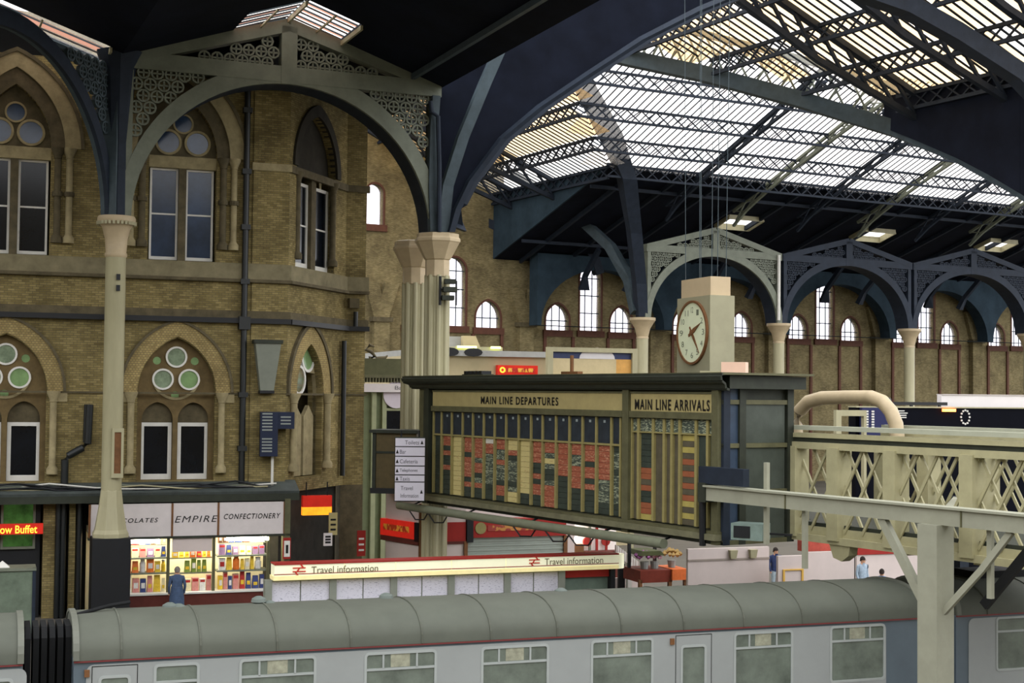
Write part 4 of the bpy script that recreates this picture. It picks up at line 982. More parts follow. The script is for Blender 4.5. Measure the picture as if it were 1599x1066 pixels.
# ================================================================== HANGING CLOCK
ck = at(1101, 575, 45.0); CS = 45.0/2250
t = thing('hanging_clock', 'square cream four-sided station clock hung on wires, showing ten to six hands low', 'clock', loc=(ck.x, ck.y, 0), rz=-69)
t['label'] = 'big cream box clock with round pale dial hung on wires above the board'
zc_ = lambda py: at(1085, py, 45).z
wf = 2.15; wd = .85                               # width of dial side, depth
z0_, z1_, z2_ = zc_(582), zc_(464), zc_(435)
cbm = M('clock_case_grey', (150,146,120), .6, .08, 2); cbp = M('clock_case_pink', (190,170,138), .6, .06, 2)
MB().box(-wf/2, wf/2, -wd/2, wd/2, z0_, z1_).build('case', cbm, t)
MB().box(-wf/2+.12, wf/2-.12, -wd/2+.08, wd/2-.08, z1_, z2_).build('hood', cbp, t)
MB().box(-wf/2+.25, wf/2-.2, -wd/2+.12, wd/2-.12, z0_-.3, z0_).build('underside_box', OLIVED, t)
zd = zc_(519.5); Rd = .93; yd = -wd/2
d = MB().ring(0, zd, Rd, Rd+.07, yd-.08, yd+.02, 40).build('bezel', WOOD, t)
f = MB().disc(0, zd, Rd, yd-.04, yd, 40).build('dial', M('pale_dial', (222,228,196), .4, .04, 2), t)
for k in range(12):
    a = R(90-30*k); x, z = .76*math.cos(a)*Rd, zd+.76*math.sin(a)*Rd; sw = .075 if k+1 < 10 else .11
    text(str(12 if k == 0 else k), x-sw, x+sw, z-.09, z+.09, yd-.045, M('dial_grey', (110,116,96), .5, .1, 3), f, 'numeral')
def hand(L_, wdt, ang, name):
    a = R(ang); dx, dz = math.cos(a), math.sin(a); nx, nz_ = -dz, dx
    P = [(-.22*dx+nx*wdt*.7, -.22*dz+nz_*wdt*.7), (-.22*dx-nx*wdt*.7, -.22*dz-nz_*wdt*.7), (.25*L_*dx-nx*wdt*1.3, .25*L_*dz-nz_*wdt*1.3), (L_*dx, L_*dz), (.25*L_*dx+nx*wdt*1.3, .25*L_*dz+nz_*wdt*1.3)]
    MB().plate([(x, zd+z) for x, z in P], (), yd-.07, yd-.05).build(name, WOOD, t)
hand(.62, .055, 26, 'hour_hand'); hand(.82, .04, -53, 'minute_hand')
MB().disc(0, zd, .09, yd-.09, yd-.05, 12).build('hub', WOOD, t)
for i, (x, y) in enumerate(((-.85, -.25), (.85, -.25), (-.85, .25), (.85, .25), (-.3, 0), (.4, .2))):
    MB().tube([(x, y, z2_), (x*1.25, y*1.25, 30 if i < 4 else 27)], .012, 5).build('wire', IRONB, t)
# thin white mast on the second small column
pm = at(1216, 500, 116.0)
o = tag(MB().tube([(pm.x, pm.y, at(1216, 500, 116).z), (pm.x, pm.y, at(1215, 398, 116).z)], .13, 8).build('white_mast', WHITE), 'thin white pole standing above the small column right of the clock', 'pole')
# ================================================================== FOOTBRIDGE
cb = FD.W(.05, DEP+.1, 0)
FG = Frame((cb.x, cb.y), -58.0)
GX = lambda px, py=700, y=0: FG.X(px, py, y); GZ = lambda py, px=1300, y=0: FG.Z(px, py, y)
br = thing('footbridge', 'cream painted lattice footbridge crossing above the train at right', 'footbridge', FG)
zt1, zb1_ = GZ(694, 1330), GZ(852, 1330)
Lb = 26.0
# main rails and chords
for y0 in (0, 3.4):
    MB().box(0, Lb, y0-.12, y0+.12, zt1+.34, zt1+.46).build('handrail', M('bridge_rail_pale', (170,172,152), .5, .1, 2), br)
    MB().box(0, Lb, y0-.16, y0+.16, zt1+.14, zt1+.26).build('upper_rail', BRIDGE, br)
    MB().box(0, Lb, y0-.1, y0+.1, zt1+.02, zt1+.14).build('gap_shadow_strip', OLIVED, br)  # dark strip painted in for the shadowed gap between the rails
    MB().box(0, Lb, y0-.2, y0+.2, zt1-.16, zt1+.02).build('top_chord', BRIDGE, br)
    MB().box(0, Lb, y0-.2, y0+.2, zb1_, zb1_+.18).build('bottom_chord', BRIDGE, br)
    MB().box(0, Lb, y0-.05, y0+.05, zb1_+.18, zb1_+.40).build('kick_plate', BRIDGE, br)
posts = [0.05, GX(1310), GX(1399), GX(1519)]; sp = posts[3]-posts[2]
while posts[-1]+sp < Lb: posts.append(posts[-1]+sp)
pm_ = MB().box(-.2, .2, -.26, .26, zb1_+.1, zt1-.1).mesh('post', BRIDGE)
hh = (zt1-.16)-(zb1_+.62)
step = .62
bw_ = .075
def diag(dx): return MB().beam([(0, 0, zb1_+.3), (dx, 0, zt1-.16)], .05, bw_, side=(0, 1, 0)).mesh('lattice_bar', BRIDGE)
d1, d2 = diag(1.24), diag(-1.24)
for y0 in (0, 3.4):
    for x in posts: link('post', pm_, br, (x, y0, 0))
    x = -1.2
    while x < Lb:
        if x >= 0 and x+1.24 <= Lb: link('lattice_bar', d1, br, (x, y0-.05, 0))
        if x-1.24 >= 0 and x <= Lb: link('lattice_bar', d2, br, (x, y0+.05, 0))
        x += step
MB().box(0, Lb, 0, 3.4, zb1_+.25, zb1_+.5).build('deck', OLIVED, br)
for x in [q+.0 for q in posts[1:]]: MB().box(x-.15, x+.15, .2, 3.2, zb1_-.1, zb1_+.25).build('cross_beam', BRIDGE, br)
MB().tube([(0, -.22, (zb1_+zt1)/2-.1), (Lb, -.22, (zb1_+zt1)/2-.1)], .025, 6).build('cable', OLIVED, br)
# rounded gusset at the second post
MB().plate([(posts[1]-.2, zb1_), (posts[1]+.55, zb1_), (posts[1]+.5, zb1_-.25), (posts[1]+.25, zb1_-.42), (posts[1]-.05, zb1_-.35)], (), -.15, .15).build('gusset', BRIDGE, br)
# curved cream tube standing on the bridge landing
pt = [(1243, 690), (1243, 662), (1248, 642), (1262, 627), (1284, 621), (1320, 620), (1360, 620), (1378, 627), (1391, 642), (1399, 662), (1402, 690)]
ul = [FG.L(px, py, 2.7) for px, py in pt]
zdk = zb1_+.5
t = thing('curved_tube', 'thick cream arched tube rising behind the footbridge rail', 'tube', FG)
MB().tube([(ul[0][0], 2.7, zdk)]+[(x, 2.7, z) for x, z in ul]+[(ul[-1][0], 2.7, zdk)], .2, 14).build('tube', IRONP, t, True)
for x in (ul[0][0], ul[-1][0]): MB().lathe([(.32, zdk), (.32, zdk+.12), (.22, zdk+.15)], x, 2.7, 12).build('foot', IRONP, t, True)
MB().box(ul[0][0]-.6, 0, .6, 3.4, zb1_+.25, zb1_+.5).build('landing_deck', OLIVED, br)
# ================================================================== GANTRY in front of the bridge
gp = at(1461, 1000, 31.5); FT = Frame((gp.x, gp.y), -58.0)
TX = lambda px, py=800, y=0: FT.X(px, py, y); TZ = lambda py, px=1461, y=0: FT.Z(px, py, y)
gn = thing('steel_gantry', 'pale steel gantry with post and diagonal braces standing before the train', 'gantry', FT)
za_, zb_ = TZ(792.5), TZ(818)
xg0 = TX(1108, 765); xg1 = xg0+22
MB().box(xg0, xg1, -.12, .12, zb_, za_).build('beam', GANTRY, gn)
MB().box(xg0-.05, xg1, -.2, .2, za_, za_+.05).build('beam_flange', GANTRY, gn)
MB().box(xg0-.3, xg0, -.15, .15, zb_-.05, za_+.1).build('beam_end', OLIVED, gn)
for px in (1232, 1507): x = TX(px); MB().box(x-.02, x+.02, -.14, .14, zb_, za_).build('joint', OLIVE, gn)
MB().box(-.27, .27, -.27, .27, 0, zb_).build('post', GANTRY, gn)
MB().box(-.32, .32, -.32, .32, 0, .25).build('post_foot', GANTRY, gn)
zk = TZ(955)
for px, py in ((1378, 815),):
    x, z = FT.L(px, py); MB().beam([(-.2, 0, zk), (x, 0, zb_)], .14, .2, side=(0, 1, 0)).build('brace', GANTRY, gn)
MB().beam([(.2, 0, zk), (1.25, 0, TZ(880))], .1, .14, side=(0, 1, 0)).build('brace', GANTRY, gn)
MB().beam([(1.25, 0, TZ(880)), (2.0, 0, zb_)], .1, .14, side=(0, 1, 0)).build('brace', GANTRY, gn)
q = FT.loc(at(1498, 900, 40.5)); MB().box(q.x-.18, q.x+.18, q.y-.18, q.y+.18, 0, zb_).build('rear_post', IRONK, gn)
MB().beam([(0, 0, zb_-.13), (q.x, q.y, zb_-.13)], .3, .24).build('cross_head', GANTRY, gn)
for px, p0_, p1_ in ((1250, 790, 888), (1539, 800, 935), (1190, 722, 850)):
    x = TX(px); MB().box(x-.06, x+.06, .1, .2, TZ(p1_, px), TZ(p0_, px)).build('hanger', GANTRY, gn)
x, z = FT.L(1512, 948); x2, z2 = FT.L(1620, 815)
MB().beam([(x, .5, z), (x2, .5, z2)], .12, .2, side=(0, 1, 0)).build('dark_strut', BLACK, gn)
xq = TX(1095, 800); MB().tube([(xq, .05, TZ(738, 1095)), (xq, .05, TZ(852, 1095))], .09, 8).build('dark_pipe', BLACK, gn)
MB().box(xq, TX(1165), -.1, .1, TZ(757, 1130), TZ(730, 1130)).build('cable_box', IRONK, gn)
# box camera on the end of the board
t = thing('projector_box', 'small pale-edged metal box lamp under the gantry by the board end', 'lamp', loc=at(1172, 842, 37.0), rz=-30)
MB().box(-.42, .42, -.3, .3, 0, .42).build('body', M('box_steel', (120,136,128), .4, .2, 3), t); MB().box(-.34, .1, -.32, -.28, .06, .36).build('opening', BLACK, t); MB().box(.42, 1.1, -.04, .04, .15, .2).build('arm', BLACK, t)
# ================================================================== TRAIN
tp0 = at(116, 1000, 28.5)
FR = Frame((tp0.x, tp0.y), 20.0)
NX = lambda px, py=1010: FR.X(px, py); NZ = lambda py, px=866: FR.Z(px, py)
ze = NZ(993); ztop = FR.Z(800, 923, 1.9)
xe = NX(1442, 960)
WID = 2.8; zr_low = -.55
def coach(label, x0, x1, wins, grey, vents, ribs=True):
    t = thing('railway_coach', label, 'railway coach', loc=FR.o, rz=20)
    MB().box(x0, x1, 0, WID, zr_low+.55, ze).build('body', TBLUE, t)
    MB().box(x0+.3, x1-.3, .2, WID-.2, zr_low-.4, zr_low+.55).build('underframe', BLACK, t)
    N = 18; prof = []
    for i in range(N+1):
        a = math.pi*i/N; c, s = math.cos(a), math.sin(a)
        yy = WID/2-(WID/2+.06)*math.copysign(abs(c)**.85, c); prof.append((yy, ze+(ztop-ze)*abs(s)**.8))
    mb = MB(); v = []; f = []
    for x in (x0, x1):
        v += [(x, y, z) for y, z in prof]
    n = N+1
    for i in range(N): f.append((i, n+i, n+i+1, i+1))
    f.append(tuple(range(n))); f.append(tuple(reversed(range(n, 2*n)))); f.append((0, N, n+N, n))
    mb.add(v, f); mb.build('roof', TROOF, t, True)
    if ribs:
        x = x0+.9
        while x < x1-.4:
            MB().beam([(x, y, z+.004) for y, z in prof], .035, .03, side=(1, 0, 0)).build('roof_rib', M('coach_roof_joint', (84,86,76), .8, .2, 2), t); x += 1.55
    for e, s in ((x0, 1), (x1, -1)):
        MB().beam([(e+s*.04, y, z+.01) for y, z in prof], .12, .06, side=(1, 0, 0)).build('roof_end_band', M('pale_band', (100,102,92), .5, .1, 2), t)
    MB().box(x0, x1, -.05, 0, ze-.035, ze+.02).build('cantrail_stripe', TRED, t)
    MB().box(x0, x1, -.035, 0, ze+.02, ze+.06).build('gutter', RUBBER, t)
    gb = zr_low+1.15
    def rr(a, b, c, d, r=.12, k=4):
        pts = []
        for cx, cz, s0 in ((b-r, c+r, -90), (b-r, d-r, 0), (a+r, d-r, 90), (a+r, c+r, 180)):
            pts += [(cx+r*math.cos(R(s0+90*i/k)), cz+r*math.sin(R(s0+90*i/k))) for i in range(k+1)]
        return pts
    ws = [(NX(a), NX(b), NZ(py, (a+b)/2)) for a, b, py, kd in wins]
    MB().plate(rr(grey[0], grey[1], gb, ze-.09, .15), [rr(a, b, zt_-1.28 if kd[3] != 'd' else zt_-1.1, zt_, .07, 3) for (a, b, zt_), kd in zip(ws, wins)], -.02, .01).build('grey_band', TGREY, t)
    for (a, b, zt_), kd in zip(ws, wins):
        kind = kd[3]; h = 1.28 if kind != 'd' else 1.1
        w = MB().plate(rr(a-.03, b+.03, zt_-h-.03, zt_+.03, .09, 3), [rr(a+.025, b-.025, zt_-h+.025, zt_-.025, .05, 3)], -.03, .02).build('window', M('window_alloy', (160,165,162), .4, .05, 2), t)
        MB().plate(rr(a, b, zt_-h, zt_, .07, 3), (), -.004, 0.0).build('pane', M('coach_hazy_glass', (104,112,102), .1, .35, 1.2, spec=.6), w)  # greyish haze over the panes put into the glass colour
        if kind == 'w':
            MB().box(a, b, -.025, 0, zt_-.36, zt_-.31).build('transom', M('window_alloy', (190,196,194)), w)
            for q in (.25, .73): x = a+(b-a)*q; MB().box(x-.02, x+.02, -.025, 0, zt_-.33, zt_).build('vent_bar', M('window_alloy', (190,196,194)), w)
            x = a+(b-a)*.5; MB().box(x-.22, x+.2, -.012, -.004, zt_-.30, zt_-.03).build('curtain_reflection', M('pale_curtain_reflection', (150,150,130), .7, .3, 6), w)  # pale patch on the glass, curtain with a reflection painted in
        if kind == 's': MB().box(a, b, -.025, 0, zt_-.36, zt_-.31).build('transom', M('window_alloy', (190,196,194)), w)
        if kind == 'd':
            MB().plate([(a-.16, zr_low+.6), (b+.16, zr_low+.6), (b+.16, ze-.12), (a-.16, ze-.12)], [[(a-.145, zr_low+.62), (b+.145, zr_low+.62), (b+.145, ze-.135), (a-.145, ze-.135)]], -.024, -.018).build('door_seam', RUBBER, t)
            MB().box(a-.3, a-.2, -.06, 0, ze-.32, ze-.18).build('door_light', WOOD, t)
    for px, py in vents:
        p = FR.loc(hit(px, py, FR.W(0, 1.75, 0), FR.M.to_3x3() @ Vector((0, 1, 0))))
        zb = p.z
        v = MB().lathe([(.13, zb-.2), (.15, zb-.12), (.09, zb-.1), (.17, zb-.07), (.15, zb+.0), (.06, zb+.05)], p.x, 1.75, 14).build('roof_vent', M('vent_grey', (98,106,100), .5, .1, 2), t, True)
    return t, prof
gtx = (NX(135, 1020), NX(1383, 970))
wins = [(157, 203, 1056, 'd'), (243, 310, 1037, 's'), (376, 492, 1028, 'w'), (571, 680, 1018, 'w'), (753, 855, 1009, 'w'), (924, 1018, 999, 'w'), (1064, 1101, 1008, 'd'), (1147, 1236, 987, 'w'), (1297, 1380, 977, 'w')]
tc_, prof = coach('long pale grey railway coach with rounded grey roof filling the foreground', 0, xe, wins, gtx, [(265, 944), (279, 946), (404, 934), (421, 941), (603, 929), (876, 921)])
MB().beam([(-.02, .35, FR.Z(112, 983, .35)), (3.2, 1.0, FR.Z(230, 966, 1.0))], .03, .04).build('roof_rail', RUBBER, tc_)
p = FR.loc(hit(145, 942, FR.W(0, 1.7, 0), FR.M.to_3x3() @ Vector((0, 1, 0))))
MB().tube([(.1, 1.2, ztop-.02), (.8, 1.5, ztop+.1), (1.2, 1.7, ztop+.12)], .04).build('cable', RUBBER, tc_)
tl_, _ = coach('end of the next coach with dark roof cut off at the left edge', -20.9, -.95, [(-22, 20, 1062, 's')], (-20.4, NX(42, 1040)), [], False)
tr_, _ = coach('next coach with grey roof beyond the gantry at right', xe+.95, xe+20.9, [(1556, 1620, 963, 's')], (NX(1512, 960), xe+20.4), [])
MB().plate([(NX(1548)+.1, ztop-.25), (NX(1548)+2.4, ztop-.25), (NX(1548)+2.3, ztop+.16), (NX(1548)+.3, ztop+.16)], (), 1.0, 1.9).build('roof_unit', RUBBER, tr_)
for gx_, lb in ((-.95, 'black corridor bellows between the coaches at left'), (xe, 'black corridor bellows between the coaches behind the gantry post')):
    t = thing('corridor_gangway', lb, 'gangway', loc=FR.W(gx_+.475, 0, 0), rz=20)
    for k in range(6):
        x = -.42+k*.155; MB().plate([(.75, zr_low+.6), (2.05, zr_low+.6), (2.05, ze+.35), (1.85, ze+.55), (.95, ze+.55), (.75, ze+.35)], (), x, x+.11).build('bellows_fold', RUBBER, t)
    # the plate lies in (x,z); turn each fold to face along the train
    for c in t.children:
        for v in c.data.vertices: v.co = (v.co.y, v.co.x, v.co.z)
        c.data.flip_normals()
    MB().box(-.44, .44, 1.0, 1.8, zr_low-.1, zr_low+.6).build('footplate', RUBBER, t)
# ================================================================== TRAVEL INFORMATION STAND
ti0 = at(428, 900, 41.0); FI = Frame((ti0.x, ti0.y), 20.0)
IX = lambda px, py=890: FI.X(px, py); IZ = lambda py, px=500: FI.Z(px, py)
ts = thing('travel_information_stand', 'long lit white Travel information sign over a row of timetable posters', 'information stand', FI)
L_ = IX(966); zi0, zi1 = IZ(906, 440), IZ(882, 440)
LIT = M('lit_cream_sign', (240,238,204), .4, .04, 1.5, emit=.12)
cutI = [0, IX(538), IX(618), IX(705), IX(790), L_]
for a, b in zip(cutI[:-1], cutI[1:]): MB().box(a+.01, b-.01, 0, .55, zi0+.12, zi1).build('light_box', LIT, ts)
mb = MB(); mb.lathe([(.28, zi0), (.28, zi1)], L_, .28, 16); mb.build('rounded_end', LIT, ts, True)
MB().box(0, L_, -.03, .58, zi1, zi1+.04).build('top_trim', RED, ts)
MB().box(0, L_, -.015, 0, zi0+.16, zi0+.18).build('red_line', RED, ts); MB().box(-.02, L_, -.02, .57, zi0, zi0+.11).build('lower_trim', M('cream_trim', (220,206,150), .4, .1, 2, emit=.2), ts)
REDM = M('rail_red', (196,60,44), .5, .1, 3)
def rail_mark(x, z, s):
    mb = MB(); y0, y1 = -.03, -.015; w_ = s*.11
    for q in (-.17, .17): mb.box(x-s*.62, x+s*.62, y0, y1, z+q*s-w_/2, z+q*s+w_/2)
    mb.plate([(x-s*.28, z-.17*s), (x-s*.12, z-.17*s), (x+s*.12, z+.17*s), (x-s*.04, z+.17*s)], (), y0, y1)
    for sx, sz_ in ((1, 1), (-1, -1)):
        mb.plate([(x+sx*s*.06, z+sz_*s*.5), (x+sx*s*.24, z+sz_*s*.5), (x+sx*s*.48, z+sz_*s*.17), (x+sx*s*.3, z+sz_*s*.17)][::1 if sx > 0 else 1], (), y0, y1)
        mb.plate([(x-sx*s*.24, z-sz_*s*.0), (x-sx*s*.06, z-sz_*s*.0), (x+sx*s*.2, z-sz_*s*.3), (x+sx*s*.02, z-sz_*s*.3)], (), y0, y1) if False else None
    mb.build('rail_symbol', REDM, ts)
GOLD = M('brown_lettering', (92,78,44), .5, .1, 3)
rail_mark(IX(467), zi0+.29, .30); text('Travel information', IX(486), IX(590), zi0+.17, zi0+.37, -.03, GOLD, ts)
rail_mark(IX(834), zi0+.31, .28); text('Travel information', IX(850), IX(941), zi0+.19, zi0+.39, -.03, GOLD, ts)
PAPER = print_mat('timetable_paper', (206,204,214), (150,150,165), 14, 50, .6)
px_ = [(427, 471), (473, 518), (526, 569), (571, 613), (621, 661), (663, 703), (711, 750), (752, 790), (800, 836), (838, 875)]
for a, b in px_: MB().box(IX(a), IX(b), .2, .24, zi0-1.5, zi0-.06).build('poster', PAPER, ts)
for a in (421, 522, 617, 707, 795, 880): MB().box(IX(a)-.1, IX(a)+.1, .1, .4, 0, zi0).build('post', M('stand_grey', (130,134,122), .5, .1, 2), ts)
MB().box(IX(421), IX(880), .24, .3, .3, zi0).build('back_board', M('stand_grey'  , (130,134,122)), ts)
MB().box(IX(884), IX(955), .3, .36, .3, zi0-.25).build('glass_panel', M('stand_glass', (112,128,116), .2, .2, 2, spec=.5), ts)
MB().box(IX(884), IX(955), .2, .36, zi0-.25, zi0-.02).build('red_header', RED, ts); MB().box(IX(956), IX(963), .1, .5, 0, zi0).build('post', BLACK, ts)
# ================================================================== RED AND CREAM KIOSK
k0 = at(657, 850, 53.5); FKf = Frame((k0.x, k0.y), 20.0); FKs = Frame((k0.x, k0.y), -52.0)
ki = thing('ticket_kiosk', 'cream kiosk with dark red fascia and roller shutter under the board', 'kiosk', FKf)
KX = lambda px: FKf.X(px, 840); KZ = lambda py, px=665: FKf.Z(px, py)
Ts = FKf.I @ FKs.M
def ks(mb, name, mat): mb.v = [tuple(Ts @ Vector(v)) for v in mb.v]; return mb.build(name, mat, ki)
kzt = KZ(700); zl0, zl1 = KZ(846), KZ(816)
xs_ = FKs.X(602, 840)
MB().box(0, KX(727), 0, 2.5, 0, zl0).build('cream_panel', PINKW, ki); MB().box(0, KX(727), 0, 2.5, zl1, KZ(775)).build('upper_panel', PINKW, ki)
MB().box(0, KX(727), -.04, 2.4, zl0, zl1).build('red_fascia', RED, ki)
ks(MB().box(xs_, -.02, 0, .2, 0, FKs.Z(620, 842)-.12), 'side_panel', PINKW); ks(MB().box(xs_, -.02, 0, .2, zl1, kzt), 'side_upper_panel', PINKW)
mb = MB().box(xs_-.2, -.3, -.12, .1, zl0+.08, zl1); ks(mb, 'side_sign', REDL)
ks(MB().box(xs_+.05, -.6, -.14, -.12, zl0+.3, zl0+.52), 'lettering', print_mat('orange_sign_wording', (196,60,26), (250,170,60), 6, 3, .47))
ks(MB().box(-.3, -.02, -.1, .1, zl0, zl1), 'dark_stile', BLACK)
ks(MB().box(xs_-.2, -.02, -.1, .1, zl0-.12, zl0+.08), 'side_trim', MAROON)
for x in (0, KX(727)): MB().box(x-.07, x+.07, -.07, .07, 0, KZ(786) if x == 0 else zl0).build('brown_post', WOOD, ki)
MB().box(0, KX(727), -.05, .1, zl0-.1, zl0).build('lower_trim', MAROON, ki)
MB().box(KX(728), KX(738), -.1, .5, zl0-.05, zl1+.1).build('dark_gap', BLACK, ki)
MB().box(KX(738), KX(882), -.1, .4, KZ(841), KZ(812)).build('red_sign', RED, ki)
MB().disc(KX(749), KZ(826), .22, -.13, -.1, 16).build('yellow_badge', YELLOWS, ki)
MB().box(KX(760), KX(865), -.12, -.1, KZ(831), KZ(822)).build('faded_lettering', print_mat('faded_gold_print', (150,52,40), (190,130,60), 5, 6, .48), ki)
x0k, x1k = KX(728), KX(880); z0k, z1k = .2, KZ(841)
n = 26
for i in range(n): MB().box(x0k, x1k, .02+.03*(i % 2), .12, z0k+(z1k-z0k)*i/n, z0k+(z1k-z0k)*(i+.94)/n).build('shutter_slat', SHUT, ki)
MB().box(x1k, x1k+.15, -.05, .2, 0, z1k).build('brown_post', WOOD, ki)
MB().box(0, KX(895), 2.5, 2.6, 0, KZ(790)).build('back_wall', PINKW, ki)
# ================================================================== BRIGHT STALL, STAIR, FLOWER STALL, HOARDINGS
b0 = at(884, 880, 56.0); FQ = Frame((b0.x, b0.y), 20.0)
QX = lambda px: FQ.X(px, 870); QZ = lambda py, px=930: FQ.Z(px, py)
st = thing('lit_snack_bar', 'brightly lit white snack bar with red lettering behind the shutter', 'stall', FQ)
MB().box(QX(884), QX(975), .8, .9, 0, QZ(815)).build('back_wall', M('lit_white_wall', (236,226,218), .6, .04, 2, emit=.05), st)
MB().box(QX(884), QX(897), 0, .8, 0, QZ(812)).build('side_wall', PINKW, st)
MB().box(QX(893), QX(918), .4, .7, 0, QZ(851)).build('wooden_counter', WOOD, st)
MB().box(QX(918), QX(975), .2, .7, 0, QZ(862)).build('counter', MAROON, st)
for a in (931, 942, 957): MB().box(QX(a)-.04, QX(a)+.04, .6, .7, QZ(866), QZ(812)).build('red_post', RED if a > 940 else IRONG, st)
for a in (926, 955): MB().disc(QX(a+1), QZ(848), .18, .6, .7, 14).build('red_emblem', RED, st)
la = bpy.data.lights.new('snack_bar_light', 'POINT'); la.energy = 22; la.shadow_soft_size = .15; la.color = (1, .85, .7)
lo = bpy.data.objects.new('snack_bar_light', la); COL.objects.link(lo); lo.parent = st; lo.location = (QX(901), .45, QZ(842))
MB().lathe([(.03, QZ(846)), (.12, QZ(844)), (.14, QZ(841)), (.05, QZ(838))], QX(901), .45, 12).build('lamp_globe', LAMP, st, True)
s0 = at(985, 890, 52.0); FSt = Frame((s0.x, s0.y), 20.0)
stt = thing('stair_balustrade', 'pale sloping stair side with white newel beside the information stand', 'staircase', FSt)
X_ = lambda px: FSt.X(px, 880); Z_ = lambda py: FSt.Z(985, py)
MB().plate([(X_(962), Z_(850)), (X_(997), Z_(877)), (X_(997), Z_(890)), (X_(962), Z_(868))], (), 0, .12).build('sloping_panel', PINKW, stt)
mb = MB()
for k in range(9): x = X_(965+3.6*k); zt_ = Z_(852+2.8*k); MB().box(x-.02, x+.02, -.02, 0, zt_-.35, zt_).build('baluster', WHITE, stt)
MB().box(X_(979), X_(985), -.1, .1, 0, Z_(878)).build('newel', WHITE, stt); MB().box(X_(965), X_(1010), .3, .4, 0, Z_(903)).build('low_wall', PINKW, stt)
MB().box(X_(968), X_(978), .1, .2, 0, Z_(880)).build('dark_opening', BLACK, stt)
f0_ = at(1035, 890, 50.0); FF = Frame((f0_.x, f0_.y), 20.0)
fl = thing('flower_stall', 'dark red market flower stall with orange end below the board', 'stall', FF)
X_ = lambda px: FF.X(px, 880); Z_ = lambda py, px=1030: FF.Z(px, py)
MB().box(X_(1000), X_(1050), 0, 1.4, Z_(909), Z_(890)).build('stall_table', M('stall_red_brown', (110,44,30), .6, .2, 3), fl)
MB().box(X_(1048), X_(1073), -.1, 1.2, Z_(906), Z_(889)).build('orange_panel', M('stall_orange', (206,104,50), .6, .2, 5), fl)
for px in (1001, 1047, 1071): MB().box(X_(px)-.06, X_(px)+.06, .0, .12, 0, Z_(904)).build('leg', WOOD, fl)
for px in (1000.5, 1041): MB().box(X_(px)-.05, X_(px)+.05, .9, 1.0, Z_(890), Z_(850)).build('upright', BLACK, fl)
MB().plate([(X_(1004), Z_(868)), (X_(1042), Z_(868)), (X_(1036), Z_(861)), (X_(1008), Z_(861))], (), .2, 1.3).build('awning', M('awning_green', (74,78,48), .8, .2, 3), fl)
random.seed(5)
def bouquet(px, py, r, colr, rgb, lb):
    t = thing('flower_bunch', lb, 'flowers', loc=FF.W(X_(px), .5, Z_(py)), rz=random.randint(0, 90))
    MB().lathe([(.12, 0), (.16, .25), (.15, .25)], n=10).build('bucket', M('tin_bucket', (140,144,140), .4, .1, 3), t)
    mb = MB()
    for k in range(26):
        a, b = random.random()*6.28, random.random(); rr_ = r*math.sqrt(b); z = .25+r*(1.1-b*.5)+random.uniform(-.04, .04)
        x, y = rr_*math.cos(a), rr_*math.sin(a); q = r*.3
        mb.add([(x-q, y, z), (x, y-q, z), (x+q, y, z), (x, y+q, z), (x, y, z+q*.9), (x, y, z-q)], [(0,1,4),(1,2,4),(2,3,4),(3,0,4),(1,0,5),(2,1,5),(3,2,5),(0,3,5)])
    o = mb.build('blossom', M('petal_'+colr, rgb, .7, .25, 9), t); o['kind'] = 'stuff'
bouquet(1016, 890, .30, 'mauve', (150,90,140), 'bunch of mauve flowers on the stall')
bouquet(1032, 890, .22, 'pink', (196,160,176), 'bunch of pale pink flowers on the stall')
bouquet(1059, 889, .33, 'straw', (170,140,84), 'bunch of straw-coloured dried flowers on the orange end of the stall')
# pink hoardings
def hoarding(px0, px1, ptop, D, label, extra=None, rz=20):
    c = at(px0, 900, D); F = Frame((c.x, c.y), rz); t = thing('site_hoarding', label, 'hoarding', F)
    x1 = F.X(px1, 880); zt_ = F.Z(px0, ptop); MB().box(0, x1, 0, .12, 0, zt_).build('panel', PINKW, t)
    return t, F, x1, zt_
t, F, x1, zt_ = hoarding(1074, 1201, 857, 47, 'long pale pink hoarding with two brackets under the board end')
zj = F.Z(1130, 873); MB().box(0, x1, -.03, 0, zj-.03, zj+.03).build('joint_strip', M('joint_grey', (150,138,128), .6, .1, 2), t)
for px in (1143, 1174):
    x = F.X(px, 870); MB().add([(x-.1, -.12, zj+.02), (x+.1, -.12, zj+.02), (x+.14, -.16, zj+.3), (x-.14, -.16, zj+.3), (x-.1, 0, zj+.02), (x+.1, 0, zj+.02), (x+.14, 0, zj+.3), (x-.14, 0, zj+.3)], [(0,1,2,3),(5,4,7,6),(1,5,6,2),(4,0,3,7),(3,2,6,7),(4,5,1,0)]).build('bracket', IRONC, t)
t, F, x1, zt_ = hoarding(1215, 1262, 868, 47, 'pale hoarding with yellow framed notice right of the man in blue')
a, b = F.X(1222, 895), F.X(1254, 895); MB().plate([(a, 1.1), (b, 1.1), (b, F.Z(1240, 888)), (a, F.Z(1240, 888))], [[(a+.07, 1.2), (b-.07, 1.2), (b-.07, F.Z(1240, 890)), (a+.07, F.Z(1240, 890))]], -.04, 0).build('notice_frame', M('yellow_frame', (214,170,80), .5, .1, 3), t)
t, F, x1, zt_ = hoarding(1260, 1334, 862, 48, 'pale hoarding with red paintwork on top under the footbridge')
MB().box(0, x1, .2, .6, zt_, zt_+.35).build('red_top', M('faded_red', (170,74,60), .6, .3, 3), t)
t, F, x1, zt_ = hoarding(1338, 1480, 866, 56, 'farther pale hoarding behind the gantry post under the bridge')
MB().box(0, x1, -.05, .05, zt_, zt_+.5).build('red_board', RED, t)
